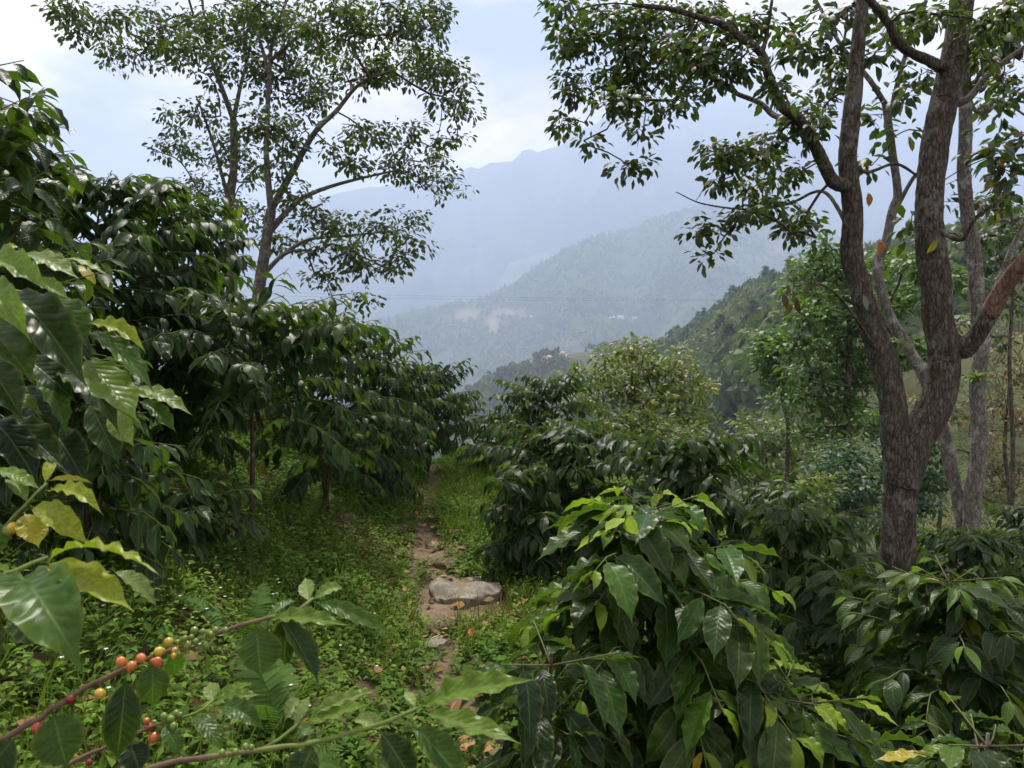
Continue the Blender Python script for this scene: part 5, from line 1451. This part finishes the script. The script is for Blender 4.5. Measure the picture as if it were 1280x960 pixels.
# bromeliads growing on the trunks
def strap(L, w, arch):
    t = np.linspace(0, 1, 8)
    ang = 1.2 - arch * t
    yy_ = np.cumsum(np.cos(ang)) / 8 * L; zz_ = np.cumsum(np.sin(ang)) / 8 * L
    ww = w * (1 - t ** 1.6) + .0008
    V = np.concatenate([np.stack([-ww, yy_, zz_ + ww * .3], -1), np.stack([0 * t, yy_, zz_], -1), np.stack([ww, yy_, zz_ + ww * .3], -1)])
    F = []
    for i in range(7):
        for a in (0, 8):
            F += [(a + i, a + 8 + i, a + 9 + i), (a + i, a + 9 + i, a + 1 + i)]
    return make_mesh('strap_leaf', V, np.array(F), M_LEAF_OBJ, None, np.zeros((24, 3)))
STRAPS = [strap(.20, .010, 1.9), strap(.16, .011, 1.4), strap(.22, .009, 2.4)]
for (px, py, dep, lab, c, sc, n) in [(1112, 436, dr + .08, 'dark bromeliad perched in the fork between the two brown stems', (.035, .075, .02), .85, 30), (1221, 478, dp - .12, 'bright green bromeliad on the slender pale trunk', (.07, .14, .03), 1.0, 34), (1207, 170, dp - .05, 'small bromeliad high on the pale trunk', (.045, .08, .025), .5, 16)]:
    b_ = P(px, py, dep)
    r_ = thing('bromeliad', b_, lab, 'bromeliad', 'bromeliads on the trunks')
    for k in range(n):
        v = np.array(c) * rs7.uniform(.6, 1.4)
        link('strap_leaf', STRAPS[k % 3], r_, mat4=Matrix.Rotation(k * 2.4 + rs7.uniform(-.2, .2), 4, 'Z') @ Matrix.Rotation(rs7.uniform(-.6, .35), 4, 'X') @ Matrix.Scale(sc * rs7.uniform(.7, 1.15), 4), color=(*v, 1))
# parts of the forked tree: withered leaves and a peeled limb
ft = next(o for o in C.objects if o.name == 'forked_tree')
for (px, py) in [(985, 355), (990, 362), (978, 366), (996, 370), (1004, 362), (1012, 350), (984, 374), (992, 380), (1018, 345), (1006, 376)]:
    p_ = P(px, py, dr - .5 + rs7.uniform(-.05, .05))
    d_ = unit(np.array([[rs7.normal(0, .3), rs7.normal(0, .3), -1.0]])); Xf, Yf, Zf = frames(d_, rs7.normal(0, 1, (1, 3)))
    link('dry_leaf', ME_MID[rs7.randint(6)], ft, mat4=mat4_from(p_, Xf[0], Yf[0], Zf[0], rs7.uniform(.07, .11), .7, rb), color=(.085, .045, .03, 1))
for (px, py, c, sz) in [(1172, 300, (.25, .24, .03), .10), (1085, 240, (.26, .12, .05), .09), (1020, 165, (.24, .10, .04), .09), (1100, 300, (.30, .09, .03), .09), (1079, 368, (.16, .19, .15), .10)]:
    p_ = P(px, py, dr - .12)
    Xf, Yf, Zf = frames(np.array([[rs7.normal(0, .5), 0, -1.0]]), np.array([[0, -1.0, .3]]))
    link('dry_leaf', ME_MID[rs7.randint(6)], ft, mat4=mat4_from(p_, Xf[0], Yf[0], Zf[0], sz, 1.0, rb), color=(*c, 1))
M_PEEL = bark_material('peeled_wood', (.08, .05, .035), (.19, .12, .085), (.30, .20, .15), lichen_amt=.1, moss_amt=.1, scale=.8, bump=.3)
fine = smooth_line([P(1236, 393, dr - .155), P(1245, 376, dr - .20), P(1257, 356, dr - .255), P(1285, 322, dr - .405), P(1330, 270, dr - .505)], .02)
V, F, L = tube(fine, np.linspace(.0515, .0405, len(fine)), 22, bark=.05, seed=8.8)
o_ = link('peeled_limb', make_mesh('peeled_limb', V - rb, F, M_PEEL, None, L), ft)
o_['label'] = 'peeled pinkish outer part of the right limb'

# far houses
M_WALL = plain_material('house_wall', (.72, .70, .66)); M_ROOF = plain_material('house_roof', (.5, .5, .5), .5); M_RUST = plain_material('rust_roof', (.35, .2, .14)); M_PANE = plain_material('house_window', (.05, .06, .07), .2)
def box_mesh(name, x0, x1, y0, y1, z0, z1, mat):
    v = [(x0, y0, z0), (x1, y0, z0), (x1, y1, z0), (x0, y1, z0), (x0, y0, z1), (x1, y0, z1), (x1, y1, z1), (x0, y1, z1)]
    f = [(0, 3, 2, 1), (4, 5, 6, 7), (0, 1, 5, 4), (1, 2, 6, 5), (2, 3, 7, 6), (3, 0, 4, 7)]
    return make_mesh(name, v, f, mat, smooth=False)
def roof_mesh(w, d, z, h, mat):
    o = .4
    v = [(-w - o, -d - o, z), (w + o, -d - o, z), (w + o, d + o, z), (-w - o, d + o, z), (-w - o, 0, z + h), (w + o, 0, z + h), (-w - o, -d - o, z + .15), (w + o, -d - o, z + .15), (w + o, d + o, z + .15), (-w - o, d + o, z + .15)]
    f = [(0, 3, 2), (0, 2, 1), (6, 7, 5), (6, 5, 4), (9, 4, 5), (9, 5, 8), (0, 1, 7), (0, 7, 6), (2, 3, 9), (2, 9, 8), (0, 6, 4), (0, 4, 3), (3, 4, 9), (1, 2, 5), (1, 5, 7), (2, 8, 5)]
    return make_mesh('roof', v, f, mat, smooth=False)
for (hn, px, py, w, d, label, roofm) in [
    ('village_ridge', 757, 434, 5.5, 3.0, 'white house on the low ridge above the yellowish tree', M_ROOF), ('village_ridge', 770, 434, 4.5, 3.0, 'white house beside another one near the top of the low ridge', M_ROOF), ('village_ridge', 781, 433, 3.2, 2.5, 'small pale shed right of the two white ridge houses', M_RUST),
    ('village_ridge', 702, 446, 4.0, 2.5, 'low house with rusty roof at the left of the low ridge', M_RUST), ('village_ridge', 684, 451, 4.2, 2.6, 'pale house lowest and farthest left on the low ridge', M_ROOF),
    ('main_ridge', 765, 399, 7, 4, 'tiny white house halfway up the long hazy ridge', M_ROOF), ('main_ridge', 775, 398, 6, 4, 'tiny white house next to another on the long hazy ridge', M_ROOF), ('main_ridge', 794, 399, 7, 4, 'tiny white house to the right on the long hazy ridge', M_ROOF), ('main_ridge', 664, 398, 5, 3, 'tiny pale house near the clearing on the long ridge', M_ROOF)]:
    ss = np.linspace(-.98, -.005, 400)
    x, y, z = hill_height(hn, np.full(400, float(px)), ss)
    qx, qy, _ = project(np.stack([x, y, z], -1))
    k = int(np.argmin(np.abs(qy - py)))
    x, y, z = float(x[k]), float(y[k]), float(z[k])
    r_ = thing('house', (x, y, z), label, 'house', 'far houses on the ridges')
    r_.rotation_euler = (0, 0, rs7.uniform(-.3, .3))
    h_ = 3.0 if hn == 'village_ridge' else 5.0
    link('wall', box_mesh('wall', -w, w, -d, d, -3, h_, M_WALL), r_)
    link('roof', roof_mesh(w, d, h_ + .01, 1.6, roofm), r_)
    for xx in (-.5, .5):
        link('window', box_mesh('window', xx * w - .5, xx * w + .5, -d - .06, -d + .05, h_ * .4, h_ * .75, M_PANE), r_)
    link('door', box_mesh('door', -.5, .5, -d - .06, -d + .05, -.1, h_ * .65, M_RUST), r_)
# power cables across the valley
M_CABLE = plain_material('cable', (.05, .05, .055), .6)
for (y0, y1, d0, d1, lab) in [(372, 376, 190, 230, 'upper thin power cable strung across the valley'), (378, 373, 192, 232, 'lower thin power cable strung across the valley')]:
    a_, b_ = P(120, y0 - 14, d0), P(1700, y1 - 14, d1)
    t = np.linspace(0, 1, 60)[:, None]
    pts = a_ + (b_ - a_) * t - np.array([0, 0, 1]) * 4 * t * (1 - t) * 3.2
    V, F, L = tube(pts, .018, 5)
    o_ = link('power_cable', make_mesh('power_cable', V, F, M_CABLE, None, L))
    tag(o_, lab, 'cable', 'power cables over the valley')
# ------------------------------------------------------------------ haze: the valley air
hz_m, hz_t, hz_out = new_mat('haze_air')
pv = N(hz_t, 'ShaderNodeVolumePrincipled')
setin(pv, Color=(0.60, 0.735, 0.985, 1.0), Density=0.00041, Anisotropy=0.0)
pv.inputs['Density Attribute'].default_value = ''
pv.inputs['Color Attribute'].default_value = '' if 'Color Attribute' in pv.inputs else ''
pv.inputs['Temperature Attribute'].default_value = ''
hz_m.cycles.homogeneous_volume = True
hz_t.links.new(pv.outputs[0], hz_out.inputs['Volume'])
hx, hy0, hy1, hz0, hz1 = 9500.0, -2000.0, 10000.0, -268.0, 1560.0
hv = [(-hx, hy0, hz0), (hx, hy0, hz0), (hx, hy1, hz0), (-hx, hy1, hz0), (-hx, hy0, hz1), (hx, hy0, hz1), (hx, hy1, hz1), (-hx, hy1, hz1)]
hf = [(0, 3, 2, 1), (4, 5, 6, 7), (0, 1, 5, 4), (1, 2, 6, 5), (2, 3, 7, 6), (3, 0, 4, 7)]
haze = link('haze', make_mesh('haze', hv, hf, hz_m, smooth=False))
tag(haze, 'pale blue haze hanging in the valley air', kind='stuff')
